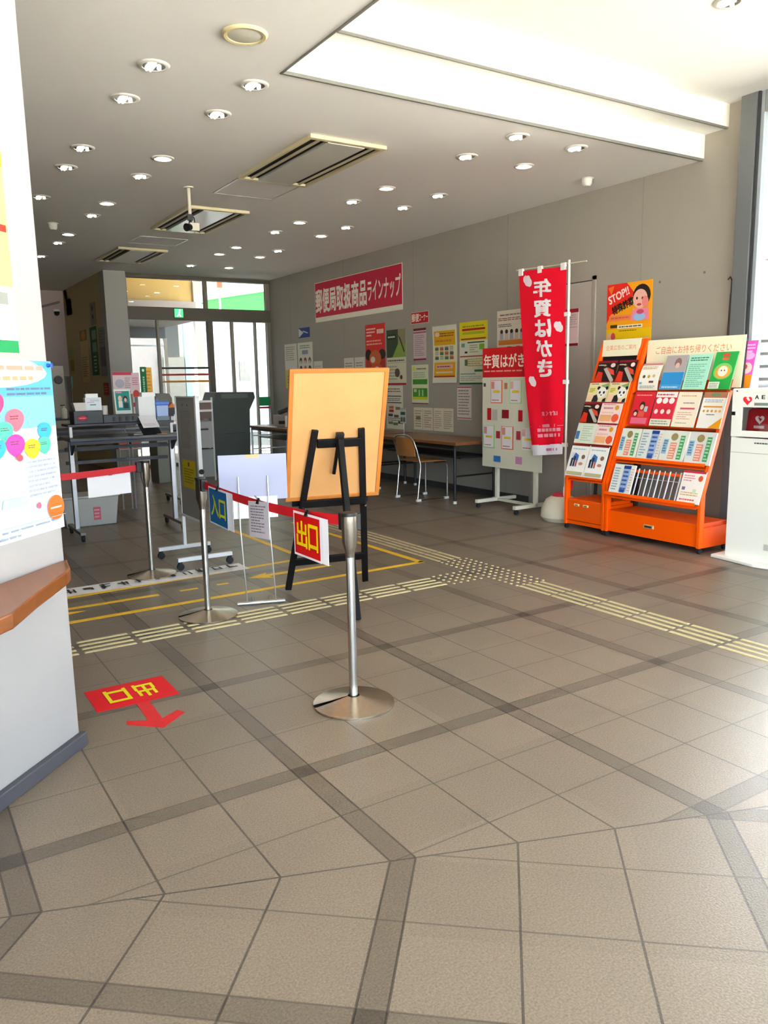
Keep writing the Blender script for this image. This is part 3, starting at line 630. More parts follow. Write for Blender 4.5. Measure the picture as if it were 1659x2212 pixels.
its = [R(.30, .90, .36, .94, '#4b4946'), R(.62, .90, .68, .94, '#4b4946'), L(.15, .1, .85, .82, 24, '#7d7973')]
sheet('notice_sheet', 'tall grey printed sheet covering the upper rolling partition', 'paper', (2.0095, 6.20, .86), RW, .36, .41, its, '#98948d', .001)

# ------------------------------------------------------------------ writing desks
NAVY = M('#252b38', .42); DESKT = M('#31353e', .3); POSTW = M('#e4e4e6', .3)
def desk(x0, x1, y0, label, full=True):
    t = thing('writing_desk', label, 'writing desk', ((x0 + x1) / 2, y0 + .3, 0))
    MB().box(x0 - .03, y0, .905, x1 + .06, y0 + .50, .935).build('desktop', DESKT, t, bevel=.004)
    MB().box(x0 - .02, y0 + .03, .875, x1 + .05, y0 + .05, .906).build('apron', NAVY, t)
    MB().box(x0, y0 + .20, 1.03, x1 + .02, y0 + .50, 1.052).build('shelf', NAVY, t, bevel=.003)
    for xx in (x0 + .01, x1 - .02): MB().box(xx, y0 + .20, .935, xx + .025, y0 + .235, 1.03).build('shelf_post', POSTW, t)
    for z, yy in ((.80, .40), (.67, .40)): MB().box(x0, y0 + yy, z, x1, y0 + yy + .03, z + .03).build('rail', NAVY, t)
    for xx in (x0 + .015, x1 - .015):
        MB().box(xx - .02, y0 + .20, .07, xx + .02, y0 + .25, .905).build('leg', M('#a9abb0', .3, .7), t, bevel=.003)
        MB().bar((xx, y0 - .02, .075), (xx, y0 + .55, .075), .05, .03).build('foot', M('#7d7a74', .35, .6), t, bevel=.004)
        MB().prism([(xx - .01, y0 + .06, .875), (xx - .01, y0 + .22, .875), (xx - .01, y0 + .22, .76)], (.02, 0, 0)).build('bracket', NAVY, t)
        for yy in (y0 + .0, y0 + .52):
            c = MB(); c.cyl((xx - .012, yy, .03), (xx + .012, yy, .03), .03, n=18); c.box(xx - .016, yy - .012, .03, xx + .016, yy + .012, .065); c.build('castor', RUBBER, t)
    return t
desk(1.44, 2.40, 7.40, 'dark standing writing desk on castors nearest the far left belt post')
desk(1.45, 2.90, 8.95, 'second dark writing desk standing behind the first one')
og = thing('form_organiser', 'long black form organiser with a red oval badge on the writing desk shelf', 'organiser', (1.80, 7.68, 1.052))
MB().box(1.50, 7.61, 1.053, 1.76, 7.80, 1.17).build('tall_box', M('#10131a', .4), og, bevel=.004)
ob_ = MB().box(1.76, 7.61, 1.053, 2.09, 7.80, 1.125).build('low_box', M('#181b22', .4), og, bevel=.004)
for k in range(4): MB().box(1.845 + .058 * k, 7.605, 1.068, 1.868 + .058 * k, 7.612, 1.108).build('slot', M('#0b0b0d', .6), og)
sheet('badge', None, None, (1.53, 7.609, 1.085), FR, .09, .042, [E(.5, .5, .5, .48, '#c8203c'), L(.2, .36, .8, .64, 1, '#e9b9c2')], '#10131a', .0005, parent=og)
def box_thing(name, label, cat, x0, y0, z0, x1, y1, z1, c, front=(), extra=None, rough=.5):
    t = MB().box(x0, y0, z0, x1, y1, z1).build(name, M(c, rough), bevel=.003); tag(t, label, cat)
    if front: sheet('front_print', None, None, (x0 + .002, y0 - .0006, z0 + .002), FR, x1 - x0 - .004, z1 - z0 - .004, list(front), c, .0004, parent=t)
    return t
t = box_thing('leaflet_box', 'white leaflet box with a teal band standing on the black organiser', 'box', 1.62, 7.66, 1.171, 1.765, 7.74, 1.29, '#e9eef4', [R(.28, .40, .66, .48, '#1fa79a'), R(.1, .62, .55, .66, '#d58fb4'), L(.3, .7, .9, .85, 2, '#8fb4cf')])
MB().box(1.63, 7.67, 1.29, 1.74, 7.73, 1.325).build('leaflet', M('#f6f6f4', .5), t); MB().cyl((1.64, 7.70, 1.325), (1.64, 7.70, 1.345), .01).build('peg', BLACK, t)
cbx = MB(); cbx.prism([(1.53, 7.66, 1.171), (1.62, 7.66, 1.171), (1.625, 7.66, 1.245), (1.515, 7.66, 1.245)], (0, .10, 0)); tag(cbx.build('paper_bin', M('#d8d3cb', .5)), 'small cream tub left of the white leaflet box', 'tub')
cu = MB(); cu.lathe([(.03, 0), (.033, .09), (.034, .155), (.030, .156), (.028, .01), (0, .01)], (1.83, 7.86, 1.053), 20); tag(cu.build('cup', M('#cfcbc4', .5), smooth=True), 'pale cup standing right of the leaflet box on the desk shelf', 'cup')
t = sheet('card_stand', 'clear desk stand holding a teal leaflet with two people', 'stand', (1.91, 7.745, 1.127), ((1, 0, 0), (0, .14, .99)), .155, .235, [R(.08, .14, .92, .92, '#1d8a80'), E(.34, .62, .12, .12, '#e0b9a4'), R(.22, .26, .46, .52, '#e4dcd4'), E(.66, .60, .13, .13, '#2b2430'), E(.66, .56, .08, .08, '#e0b9a4'), R(.52, .22, .82, .44, '#2c3a44'), R(.12, .84, .48, .9, '#d98aa0')], '#cfd6d2', .003)
MB().box(1.90, 7.74, 1.1255, 2.07, 7.80, 1.130).build('stand_foot', ACRYL, t)
t = box_thing('leaflet_box', 'white leaflet boxes with stacked sheets at the right of the desk shelf', 'box', 2.11, 7.68, 1.053, 2.27, 7.80, 1.285, '#f2f5f6'); MB().box(2.16, 7.72, 1.285, 2.29, 7.80, 1.325).build('sheet_stack', M('#f7f8f8', .5), t)
t = thing('storage_tub', 'blue lidded translucent tub at the right end of the desk shelf', 'tub', (2.335, 7.74, 1.053))
MB().prism([(2.285, 7.68, 1.09), (2.395, 7.68, 1.09), (2.40, 7.68, 1.20), (2.28, 7.68, 1.20)], (0, .10, 0)).build('body', M('#9fb8ea', .35), t, bevel=.006); MB().box(2.272, 7.675, 1.20, 2.408, 7.79, 1.235).build('lid', M('#3f76d8', .4), t, bevel=.006); MB().box(2.28, 7.68, 1.053, 2.40, 7.79, 1.09).build('base', M('#6f7f8e', .4), t); MB().lathe([(.014, 0), (.012, .03), (0, .032)], (2.31, 7.73, 1.235), 14).build('nozzle', M('#5b6fae', .4), t)
t = thing('sloping_tray', 'sloping black tray with white forms on the front of the writing desk', 'tray', (2.16, 7.55, .935))
MB().prism([(2.075, 7.44, .945), (2.075, 7.66, 1.06), (2.075, 7.66, 1.04), (2.075, 7.46, .936)], (.17, 0, 0)).build('tray', BLACK, t)
tw = Vector((0, .22, .14)).normalized(); sheet('forms', None, None, (2.08, 7.455, 1.0), ((1, 0, 0), tuple(tw)), .155, .19, [L(.1, .1, .9, .35, 3, '#d9b9c8')], '#eeeef6', .004, parent=t)
for k, (xx, yy) in enumerate(((1.95, 7.52), (2.0, 7.50), (2.045, 7.535))):
    pen = MB().cyl((xx, yy, .941), (xx + .085, yy - .03, .941), .005).cyl((xx + .085, yy - .03, .941), (xx + .10, yy - .036, .941), .004, .001); t = pen.build('pen', M(('#22222a', '#cfd0d2', '#22222a')[k], .3), smooth=True)
    tag(t, ('black pen lying leftmost on the writing desktop', 'silver pen lying between the two black pens on the writing desktop', 'black pen lying rightmost on the writing desktop')[k], 'pen', 'pens on the writing desk')
ch = MB()
for k in range(9): ch.lathe([(.004, -.003), (.006, 0), (.004, .003)], (1.945 + .006 * math.sin(k), 7.58, 1.028 - .010 * k), 8)
tag(ch.build('pen_chain', M('#d8d8d8', .2, 1)), 'ball chain for the pens hanging from the desk shelf', 'chain')
sheet('form_pad', 'orange form pad lying on the writing desktop', 'paper', (2.20, 7.45, .936), ((1, 0, 0), (0, 1, 0)), .11, .16, [L(.1, .1, .9, .9, 6, '#c98a4a')], '#d99a55', .006)
# things on and under the second desk
t = sheet('poster_stand', 'tall pink and white poster stand on the second writing desk', 'stand', (2.26, 9.20, 1.054), FR, .21, .49, [R(.0, .93, 1, 1, '#c23a50'), E(.35, .74, .25, .10, '#b9b4c4'), L(.62, .62, .95, .88, 6, '#a58f8f'), R(.0, .52, .9, .57, '#cc3a58'), R(0, .02, 1, .5, '#7f8a76')], '#e3cdd0', .006)
MB().box(2.25, 9.17, 1.053, 2.48, 9.28, 1.06).build('stand_foot', ACRYL, t)
sheet('poster_stand', 'small red and white poster stand right of the pink one', 'stand', (2.475, 9.24, 1.054), FR, .09, .48, [E(.5, .5, .4, .1, '#d0483c'), L(.1, .7, .9, .9, 4, '#c77b86'), R(0, .2, 1, .3, '#b83a58')], '#e5c9cd', .006)
sheet('flag_sign', 'narrow dark green upright sign with white characters on the second desk', 'sign', (2.57, 9.2, 1.054), FR, .07, .545, [R(.35, .1, .65, .8, '#9ad0a8'), E(.5, .93, .2, .03, '#f4f0e0'), L(.3, .12, .7, .78, 14, '#0f6b3c')], '#0b6a3a', .006)
sheet('leaflet', 'yellow leaflet standing behind the green upright sign', 'leaflet', (2.645, 9.26, 1.054), FR, .075, .54, [L(.1, .3, .9, .95, 9, '#e07f28')], '#ecb94a', .004)
t = thing('document_bin', 'orange and black document bin at the right end of the second desk', 'box', (2.87, 9.2, 1.053))
MB().box(2.82, 9.12, 1.053, 2.92, 9.28, 1.13).build('bin', M('#20181a', .5), t); MB().prism([(2.84, 9.12, 1.13), (2.93, 9.12, 1.13), (2.90, 9.12, 1.19)], (0, .1, 0)).build('leaflets', M('#dd7a2c', .5), t)
t = thing('storage_box', 'clear plastic storage box with a pink label on the floor under the writing desk', 'storage box', (1.86, 8.35, 0))
MB().prism([(1.47, 8.2, .002), (1.95, 8.2, .002), (1.99, 8.2, .29), (1.43, 8.2, .29)], (0, .34, 0)).build('body', M('#b9bcb9', .3), t, bevel=.01); MB().box(1.42, 8.18, .29, 2.0, 8.56, .31).build('lid', M('#cfd2cf', .35), t, bevel=.004)
sheet('label_sheet', None, None, (1.73, 8.1985, .06), FR, .07, .13, [L(.1, .1, .9, .9, 3, '#e7b7bd')], '#d8667a', .001, parent=t)
for k, (xa, xb, c, lb) in enumerate(((2.22, 2.32, '#c14a30', 'left orange red crate hanging under the second desk'), (2.36, 2.46, '#b8452c', 'right orange red crate hanging under the second desk'))):
    t = thing('wire_stool', lb, 'crate', ((xa + xb) / 2, 9.0, .42), 'orange crates under the second desk')
    MB().box(xa, 8.98, .70, xb, 9.2, .80).build('crate', M(c, .5), t)
    f = MB()
    for xx in (xa, xb): f.tube([(xx, 8.96, .82), (xx, 8.96, .02)], .009, 8)
    f.tube([(xa, 8.96, .69), (xb, 8.96, .69)], .009, 8); f.build('frame', M('#b9bcc2', .3, .7), t)

# ------------------------------------------------------------------ far left: notices, counter pieces
SW = 3.196
sheet('wall_notice', 'white hanging notice high on the dark side wall at the far left', 'notice', (SW, 14.16, 2.40), RW, .36, .36, [E(.45, .74, .12, .12, '#3a3524'), E(.47, .36, .12, .12, '#3a3524')], '#8f8a70', .004)
sheet('wall_banner', 'tall green vertical banner with pale characters on the dark side wall', 'banner', (SW, 14.32, 1.57), RW, .48, .80, [R(.3, .74, .9, .93, '#8fa083'), R(.3, .48, .9, .68, '#7f9a80'), L(.35, .06, .8, .42, 5, '#b9cfb4')], '#0e5a28', .004)
sheet('wall_poster', 'narrow cream poster with an orange sun on the dark side wall', 'poster', (SW, 15.1, 1.46), RW, .55, .90, [R(0, .80, 1, 1, '#7d7a30'), E(.5, .9, .3, .09, '#d98a1a'), L(.1, .1, .9, .5, 9, '#8a7a4a')], '#cdb878', .004)
sheet('wall_poster', 'green yellow poster nearest the pink end wall', 'poster', (SW, 16.2, 1.62), RW, .5, .52, [R(0, .6, 1, .95, '#9aa86a'), R(.2, .1, .9, .5, '#8a7a20')], '#b0a03a', .004)
sheet('wall_poster', 'grey photo poster beside the green vertical banner', 'poster', (SW, 13.70, 1.55), RW, .42, .78, [R(.1, .2, .9, .6, '#5f5a58'), L(.1, .66, .9, .95, 5, '#6f6a66')], '#8d8a84', .004)
sheet('wall_notice', 'red brown notice low on the dark side wall', 'notice', (SW, 13.62, 1.24), RW, .34, .2, [L(.1, .2, .9, .8, 3, '#e08a70')], '#a8321f', .004)
t = thing('surveillance_camera', 'small black dome camera on the pink end wall at the far left', 'camera', (3.05, 16.27, 2.74))
MB().lathe([(0, -.05), (.04, -.03), (.05, .01), (.05, .03), (0, .03)], (3.05, 16.22, 2.76), 20).build('dome', BLACK, t, smooth=True); MB().box(3.0, 16.2, 2.79, 3.1, 16.3, 2.83).build('bracket', WHITEP, t)
MB_ = MB().bar((2.75, 16.25, 2.86), (3.12, 16.25, 2.97), .05, .04); tag(MB_.build('wall_rail', M('#7a6a62', .5)), 'brown sloping rail high on the pink end wall', 'rail')
t = thing('queue_display', 'small pale cabinet with a round dial behind the writing desk at the left', 'cabinet', (1.98, 11.0, 0))
MB().box(1.90, 11.0, 0, 2.09, 11.3, 1.66).build('cabinet_body', M('#a39c8e', .5), t, bevel=.004); MB().lathe([(.04, 0), (.055, .006), (.04, .01)], (2.015, 10.995, 1.48), 20, ax=(0, -1, 0)).build('dial', M('#4a463f', .5), t)
t = thing('document_rack', 'tall green and cream document rack behind the second desk', 'rack', (2.48, 12.6, 0))
MB().box(2.37, 12.5, 0, 2.47, 12.8, 1.50).build('rack_body', M('#8f8460', .5), t); MB().box(2.35, 12.49, 1.36, 2.49, 12.5, 1.54).build('sign_panel', M('#0f5a34', .5), t)
t = thing('hand_sanitiser', 'white pump bottle on the second desk at the far left', 'bottle', (1.70, 9.1, 1.053))
MB().lathe([(0, 0), (.03, 0), (.032, .09), (.02, .11), (.009, .115), (.009, .14), (0, .14)], (1.70, 9.1, 1.053), 18).build('bottle', M('#d9d9c4', .35), t, smooth=True); MB().box(1.665, 9.09, 1.19, 1.71, 9.11, 1.2).build('pump', BLACK, t)
t = thing('acrylic_screen', 'clear acrylic screen standing on the second writing desk', 'screen', (1.84, 9.02, 1.053))
MB().box(1.77, 9.0, 1.06, 1.775, 9.3, 1.50).build('pane', ACRYL, t); MB().box(1.75, 8.99, 1.053, 1.80, 9.31, 1.063).build('foot', M('#b9bab8', .4), t)
ph = thing('desk_telephone', 'black telephone on a cream base behind the leaflet box', 'telephone', (1.92, 9.12, 1.053))
MB().prism([(1.86, 9.05, 1.053), (2.02, 9.05, 1.053), (2.0, 9.05, 1.13), (1.88, 9.05, 1.13)], (0, .16, 0)).build('base', M('#c9c4b4', .5), ph); MB().tube([(1.87, 9.06, 1.14), (1.87, 9.1, 1.19), (1.87, 9.18, 1.19), (1.87, 9.22, 1.14)], .018, 10).build('handset', BLACK, ph, smooth=True)
# copier and machines by the screen
t = thing('copier', 'grey trolley of leaflets and trays behind the rolling partition', 'trolley', (3.95, 11.1, 0))
for z0, z1, c in ((.06, .46, '#8d908e'), (.48, .86, '#9fa1a0'), (.90, 1.0, '#6f5a52'), (1.03, 1.13, '#77605a')): MB().box(3.78, 11.0, z0, 4.06, 11.4, z1).build('tray', M(c, .5), t)
for z in (1.0, 1.13): MB().box(3.78, 10.98, z, 4.07, 11.0, z + .03).build('tray_rim', WHITEP, t)
for xx in (3.77, 4.07): MB().box(xx - .012, 11.0, 0, xx + .012, 11.03, 1.2).build('post', M('#b9bcb8', .35, .6), t)
MB().box(3.84, 10.95, .74, 3.98, 10.985, .76).build('pen_holder', BLACK, t)
t = thing('vestibule_machine', 'grey olive machine with a sloping top left of the trolley', 'machine', (3.42, 11.3, 0))
MB().prism([(3.30, 11.2, 0), (3.56, 11.2, 0), (3.56, 11.2, 1.20), (3.52, 11.2, 1.27), (3.34, 11.2, 1.27), (3.30, 11.2, 1.15)], (0, .4, 0)).build('housing', M('#7a7d6e', .5), t, bevel=.006); MB().box(3.35, 11.19, .92, 3.45, 11.2, 1.02).build('display', M('#b9b6a0', .4), t)
t = thing('ticket_machine', 'dark grey cash machine with a wide sloping head before the far glass screen', 'machine', (4.8, 12.2, 0))
MB().prism([(4.47, 12.0, .02), (5.05, 12.0, .02), (5.08, 12.0, .97), (5.18, 12.0, 1.16), (5.16, 12.0, 1.25), (4.53, 12.0, 1.26), (4.46, 12.0, 1.06), (4.42, 12.0, .90)], (0, .55, 0)).build('housing', M('#3d433e', .4), t, bevel=.01)
MB().box(4.60, 11.992, 1.16, 5.05, 12.0, 1.23).build('brow_panel', M('#595d57', .4), t); MB().box(4.55, 11.994, .60, 5.0, 12.0, .61).build('seam', M('#2a2e2a', .5), t)
t = thing('waste_bin', 'pale round bin standing left of the dark cash machine', 'bin', (4.30, 11.8, 0))
MB().lathe([(0, 0), (.07, 0), (.075, .75), (.06, .80), (0, .82)], (4.28, 11.9, 0), 24).build('bin_body', M('#b9b6a8', .4), t, smooth=True); MB().lathe([(.055, .80), (.058, .90), (.05, .98), (0, .985)], (4.28, 11.9, 0), 24).build('lid', M('#8d866f', .4), t, smooth=True)

# ------------------------------------------------------------------ tables and chair along the right wall
TT = M('#7a4a24', .32, noise=.15, scale=3, wood=True)
def wall_table(x0, x1, y0, y1, label, legc='#19191b'):
    t = thing('folding_table', label, 'table', ((x0 + x1) / 2, (y0 + y1) / 2, 0)); LB = M(legc, .4)
    MB().box(x0, y0, .665, x1, y1, .70).build('tabletop', TT, t, bevel=.004)
    MB().box(x0 + .04, y0 + .06, .625, x0 + .065, y1 - .06, .665).build('apron', M('#19191b', .4), t)
    MB().box(x0 + .16, y0 + .12, .50, x1 - .06, y1 - .12, .515).build('shelf', M('#232325', .5), t)
    for yy in (y0 + .08, y1 - .08):
        for xx in (x0 + .05, x1 - .08):
            MB().cyl((xx, yy, .01), (xx, yy, .665), .016, n=14).build('leg', LB, t, smooth=True)
            MB().cyl((xx, yy, 0), (xx, yy, .03), .021, n=14).build('leg_cap', M('#dcdcd8', .5), t)
        MB().cyl((x0 + .05, yy, .31), (x1 - .08, yy, .31), .010).cyl((x0 + .05, yy, .53), (x1 - .08, yy, .53), .010).build('leg_rail', LB, t)
    return t
wall_table(5.36, 6.06, 6.95, 8.72, 'long brown folding table with black legs against the right wall beside the chair')
wall_table(5.36, 6.06, 8.80, 10.5, 'brown folding table along the right wall behind the easel')
wall_table(5.16, 5.92, 10.75, 12.35, 'brown topped table with white legs near the far glass screen', '#d9dcdf')
t = thing('roll_dispenser', 'white machine with a red stripe and black roller on the far table', 'machine', (5.5, 11.5, .70))
MB().box(5.36, 11.3, .70, 5.66, 11.75, .88).build('body', M('#b4ada4', .5), t, bevel=.008); MB().box(5.42, 11.295, .705, 5.58, 11.3, .735).build('stripe', M('#b3151f', .5), t); MB().cyl((5.33, 11.45, .92), (5.55, 11.45, .99), .035).build('roller', BLACK, t); MB().lathe([(0, 0), (.06, 0), (.04, .04), (0, .05)], (5.45, 11.5, .88), 16).build('spool', M('#8f867c', .5), t)
MB().box(5.28, 11.30, .75, 5.36, 11.36, .80).build('feed_knob', BLACK, t)
lf = MB().box(5.17, 11.5, .70, 5.32, 11.75, .706); tag(lf.build('paper_sheet', M('#e4dccb', .5)), 'pale sheet lying at the left end of the far table', 'paper')
# card holder on a rod
t = thing('card_holder', 'small card on a thin rod standing on the table behind the chair', 'stand', (5.55, 8.25, .70))
MB().lathe([(0, 0), (.045, 0), (.04, .012), (.004, .016)], (5.55, 8.25, .70), 20).cyl((5.55, 8.25, .71), (5.55, 8.25, .98), .003).build('stand_rod', M('#c9c9c4', .3, .6), t)
sheet('card', None, None, (5.548, 8.33, .86), RW, .13, .19, [R(.1, .55, .9, .75, '#2b5a4a'), R(.1, .1, .45, .4, '#5a5a58'), R(.55, .1, .9, .4, '#5a5a58'), R(0, .9, 1, 1, '#9aa8a0')], '#b9bdb4', .002, parent=t)
chr_ = thing('chair', 'wooden chair with chrome tube frame facing the brown wall table', 'chair', (5.40, 7.64, 0))
for yy in (7.425, 7.865):
    MB().tube([(5.60, yy, .012), (5.60, yy, .40), (5.575, yy, .44), (5.40, yy, .445)], .0105).tube([(5.60, yy, .013), (5.17, yy, .013)], .008).build('leg', CHROME, chr_, smooth=True)
    o_ = .05 if yy < 7.6 else -.05
    MB().tube([(5.17, yy, .012), (5.20, yy, .25), (5.22, yy, .42), (5.17, yy + o_ * .1, .60), (5.135, yy + o_ * .3, .70), (5.13, yy + o_ * 1.2, .745), (5.13, yy + o_ * 2.4, .76), (5.13, 7.645, .765)], .0105).build('leg', CHROME, chr_, smooth=True)
    for xx in (5.185, 5.585): MB().box(xx - .03, yy - .016, 0, xx + .03, yy + .016, .028).build('glide', M('#d8d6d0', .5), chr_, bevel=.004)
mb = MB(); N = 8
for (z0, z1) in ((.52, .735),):
    vs = []; fs = []
    for k in range(N + 1):
        a = (k / N - .5); yy = 7.645 + a * .37; xx = 5.165 - .03 * (1 - 4 * a * a) + .0
        for z in (z0, z1):
            for th in (0, .010): vs.append((xx + th - (z - z0) * .12, yy, z))
    for k in range(N): a = 4 * k; fs += [(a, a + 4, a + 6, a + 2), (a + 1, a + 3, a + 7, a + 5), (a, a + 1, a + 5, a + 4), (a + 2, a + 6, a + 7, a + 3)]
    fs += [(0, 2, 3, 1), (4 * N, 4 * N + 1, 4 * N + 3, 4 * N + 2)]; mb.add(vs, fs)
CW = M('#a06a38', .4, noise=.12, scale=6, wood='v')
mb.build('backrest', CW, chr_, smooth=True)
mb = MB(); mb.prism([(5.22, 7.44, .452), (5.50, 7.42, .452), (5.62, 7.46, .442), (5.62, 7.83, .442), (5.50, 7.87, .452), (5.22, 7.85, .452)], (0, 0, .014)); mb.build('seat', CW, chr_, bevel=.004)

# ------------------------------------------------------------------ notices on the right wall
WX = RX - .0005
def onwall(name, label, cat, y0, y1, z0, z1, items, base='#e9e6dc', **k): return sheet(name, label, cat, (WX, y0, z0), RW, y0 - y1, z1 - z0, items, base, **k)
onwall('wall_banner', 'wide red banner with large white characters high on the right wall', 'banner', 11.56, 9.05, 2.33, 2.94,
       [R(.004, .12, .996, .985, '#c61c3c'), T(.012, .24, .63, .82, '郵便局取扱商品', '#eee6d6', .035), T(.645, .30, .985, .78, 'ラインナップ', '#eee6d6', .02)], '#e9e2cf', thick=.004)
onwall('wall_sign', 'small blue and white sign on the right wall near the far screen', 'sign', 12.20, 11.79, 2.12, 2.28, [PG([(.05, .95), (.45, .5), (.1, .1), (.02, .1), (.02, .95)], '#d8d6cc'), PG([(.35, .62), (.8, .38), (.86, .46), (.45, .7)], '#cfd0d8')], '#1d2f86')
onwall('wall_poster', 'white poster with a yellow lower half, farthest along the right wall', 'poster', 12.76, 12.29, 1.29, 2.04, [R(0, 0, 1, .42, '#c9bc1c'), E(.6, .42, .35, .10, '#ddd9d8'), L(.1, .62, .9, .95, 7, '#a8968a'), L(.15, .1, .8, .3, 3, '#7a7418')], '#dcd6c4')
onwall('wall_poster', 'white poster with small drawn portraits beside the yellow footed poster', 'poster', 12.25, 11.71, 1.30, 2.04, [L(.15, .86, .9, .95, 2, '#6a8a5a'), R(.3, .74, .7, .83, '#8f8aa0')] + [E(a, b, .09, .07, c) for a, b, c in ((.2, .6, '#3b342e'), (.5, .6, '#7a2a22'), (.8, .6, '#5a564e'), (.2, .42, '#3b342e'), (.5, .42, '#b5604a'), (.8, .42, '#3b342e'))] + [E(a, b, .06, .04, '#dcb89c') for a in (.2, .5, .8) for b in (.57, .39)] + [L(.1, .05, .9, .3, 5)], '#dcd9c8')
onwall('wall_paper', 'plain white sheet just right of the portrait poster', 'paper', 11.68, 11.38, 1.30, 1.72, [L(.12, .2, .88, .85, 8, '#b3afa4')], '#d8d4c6')
onwall('wall_paper', 'white printed sheet left of the pair beside the red food poster', 'paper', 10.68, 10.39, 1.32, 1.74, [L(.12, .1, .88, .85, 8, '#8f8b80')], '#d8d4c6')
onwall('wall_paper', 'white printed sheet touching the red food poster', 'paper', 10.36, 10.07, 1.32, 1.74, [L(.12, .1, .88, .85, 8, '#8f8b80')], '#d8d4c6')
onwall('wall_poster', 'red food poster with pots of stew above the easel board', 'poster', 10.04, 9.51, 1.30, 2.19, [R(0, 0, 1, .42, '#b5301f'), L(.06, .80, .55, .95, 3, '#f3d9cc'), L(.60, .80, .95, .95, 1, '#f3d9cc'), L(.06, .66, .9, .76, 2, '#f0a894'), E(.15, .52, .16, .09, '#2c1712'), E(.85, .52, .18, .08, '#2c1712'), E(.5, .46, .3, .13, '#c7602a'), E(.38, .44, .12, .05, '#e2cdb8'), E(.55, .26, .33, .12, '#cf4a20'), E(.58, .27, .15, .06, '#d8d2c8'), E(.3, .14, .2, .05, '#d97a34')], '#d92a25')
onwall('wall_calendar', 'tall calendar with a dark green photo of a bird and twigs', 'calendar', 9.47, 8.99, 1.33, 2.08, [R(0, .50, 1, 1, '#39472f'), R(.6, .55, 1, 1, '#8b8560'), PG([(.3, .5), (1, .5), (1, .72), (.65, .78)], '#84a042'), R(.05, .82, .5, .92, '#22301f'), L(.08, .84, .48, .9, 1, '#d8dcc8'), PG([(.6, .9), (.72, .85), (.95, .6), (.9, .58)], '#4a3b26'), R(0, 0, 1, .035, '#a51c34'), R(.02, .40, .98, .405, '#6f7b52'), L(.06, .41, .94, .47, 1, '#5c5a48'), L(.06, .08, .6, .36, 5, '#a39c84'), E(.55, .22, .13, .08, '#5a4b3a'), E(.75, .14, .07, .04, '#8a3a2c')], '#cfccae')
its = [L(.08, .84, .9, .95, 2, '#8c5a4c'), R(.08, .75, .9, .77, '#33302c'), R(.06, .60, .92, .62, '#2b2a2a')]
for a, b, c in ((.3, .5, '#c06a4a'), (.3, .42, '#a8322a'), (.7, .48, '#7a6a58'), (.25, .32, '#44403c'), (.6, .3, '#55504a'), (.25, .14, '#6a7a5a'), (.55, .12, '#5a6a50'), (.85, .16, '#3a3a3a')): its.append(R(a - .14, b - .03, a + .14, b + .03, c))
onwall('wall_poster', 'crowded white product poster under the bird calendar', 'poster', 9.50, 9.08, .72, 1.32, its + [L(.08, .64, .9, .72, 2), L(.08, .18, .9, .27, 2)], '#d3cfbc')
onwall('wall_sign', 'small red sign with white characters above the green poster', 'sign', 8.86, 8.46, 2.12, 2.27, [R(.02, .04, .98, .96, '#b9131f'), T(.05, .18, .46, .86, '郵便', '#ead9c8', .03), T(.48, .22, .95, .80, 'コーナー', '#ead9c8', .02)], '#d9b8aa')
onwall('wall_poster', 'pale pink poster with crimson top and bottom bands', 'poster', 8.81, 8.52, 1.65, 2.06, [R(0, .93, 1, 1, '#6b1626'), R(0, .85, 1, .89, '#a84a5a'), R(0, 0, 1, .05, '#8a1c32'), L(.1, .12, .9, .8, 11, '#9c8a92')], '#c9b4b6')
onwall('wall_poster', 'green and white poster with a yellow foot above the table', 'poster', 8.86, 8.48, 1.08, 1.59, [R(.06, .50, .94, .63, '#3f8f2c'), R(.06, .17, .94, .40, '#3f8f2c'), R(.06, .11, .94, .18, '#c9cf2a'), R(.12, .3, .3, .38, '#b9c88a'), R(.42, .2, .5, .36, '#a8c88a'), R(.62, .2, .7, .36, '#a8c88a'), E(.14, .91, .08, .05, '#e2cf3a'), L(.3, .86, .9, .93, 1, '#7a4a5a'), L(.1, .66, .9, .82, 3, '#9aa890'), R(0, 0, 1, .02, '#8a1c32')], '#cfd8ae')
its = [R(.04, .08, .96, .92, '#e0d9a8'), R(.06, .66, .94, .91, '#dda51a'), R(.06, .10, .94, .36, '#dfa01c'), E(.2, .85, .1, .04, '#e9c9b4'), L(.3, .80, .92, .88, 2, '#7a4a12'), L(.1, .70, .9, .77, 1, '#c77f1a'), R(.14, .25, .84, .32, '#d9b4a4'), L(.18, .26, .8, .31, 1, '#a8324a'), R(.14, .17, .84, .20, '#d8cfae'), R(.06, .10, .94, .125, '#a83a1a')]
for i in range(4):
    for j in range(3): its += [R(.1 + .21 * i, .41 + .08 * j, .25 + .21 * i, .46 + .08 * j, ('#4a6a7a', '#a8c0b8', '#4a7a5a', '#b06a5a')[(i + j) % 4]), R(.1 + .21 * i, .465 + .08 * j, .24 + .21 * i, .475 + .08 * j, '#d0703a')]
onwall('wall_poster', 'yellow bordered product poster with a curling white margin', 'poster', 8.37, 7.87, 1.35, 2.06, its, '#d9d6c4', curl=.012)
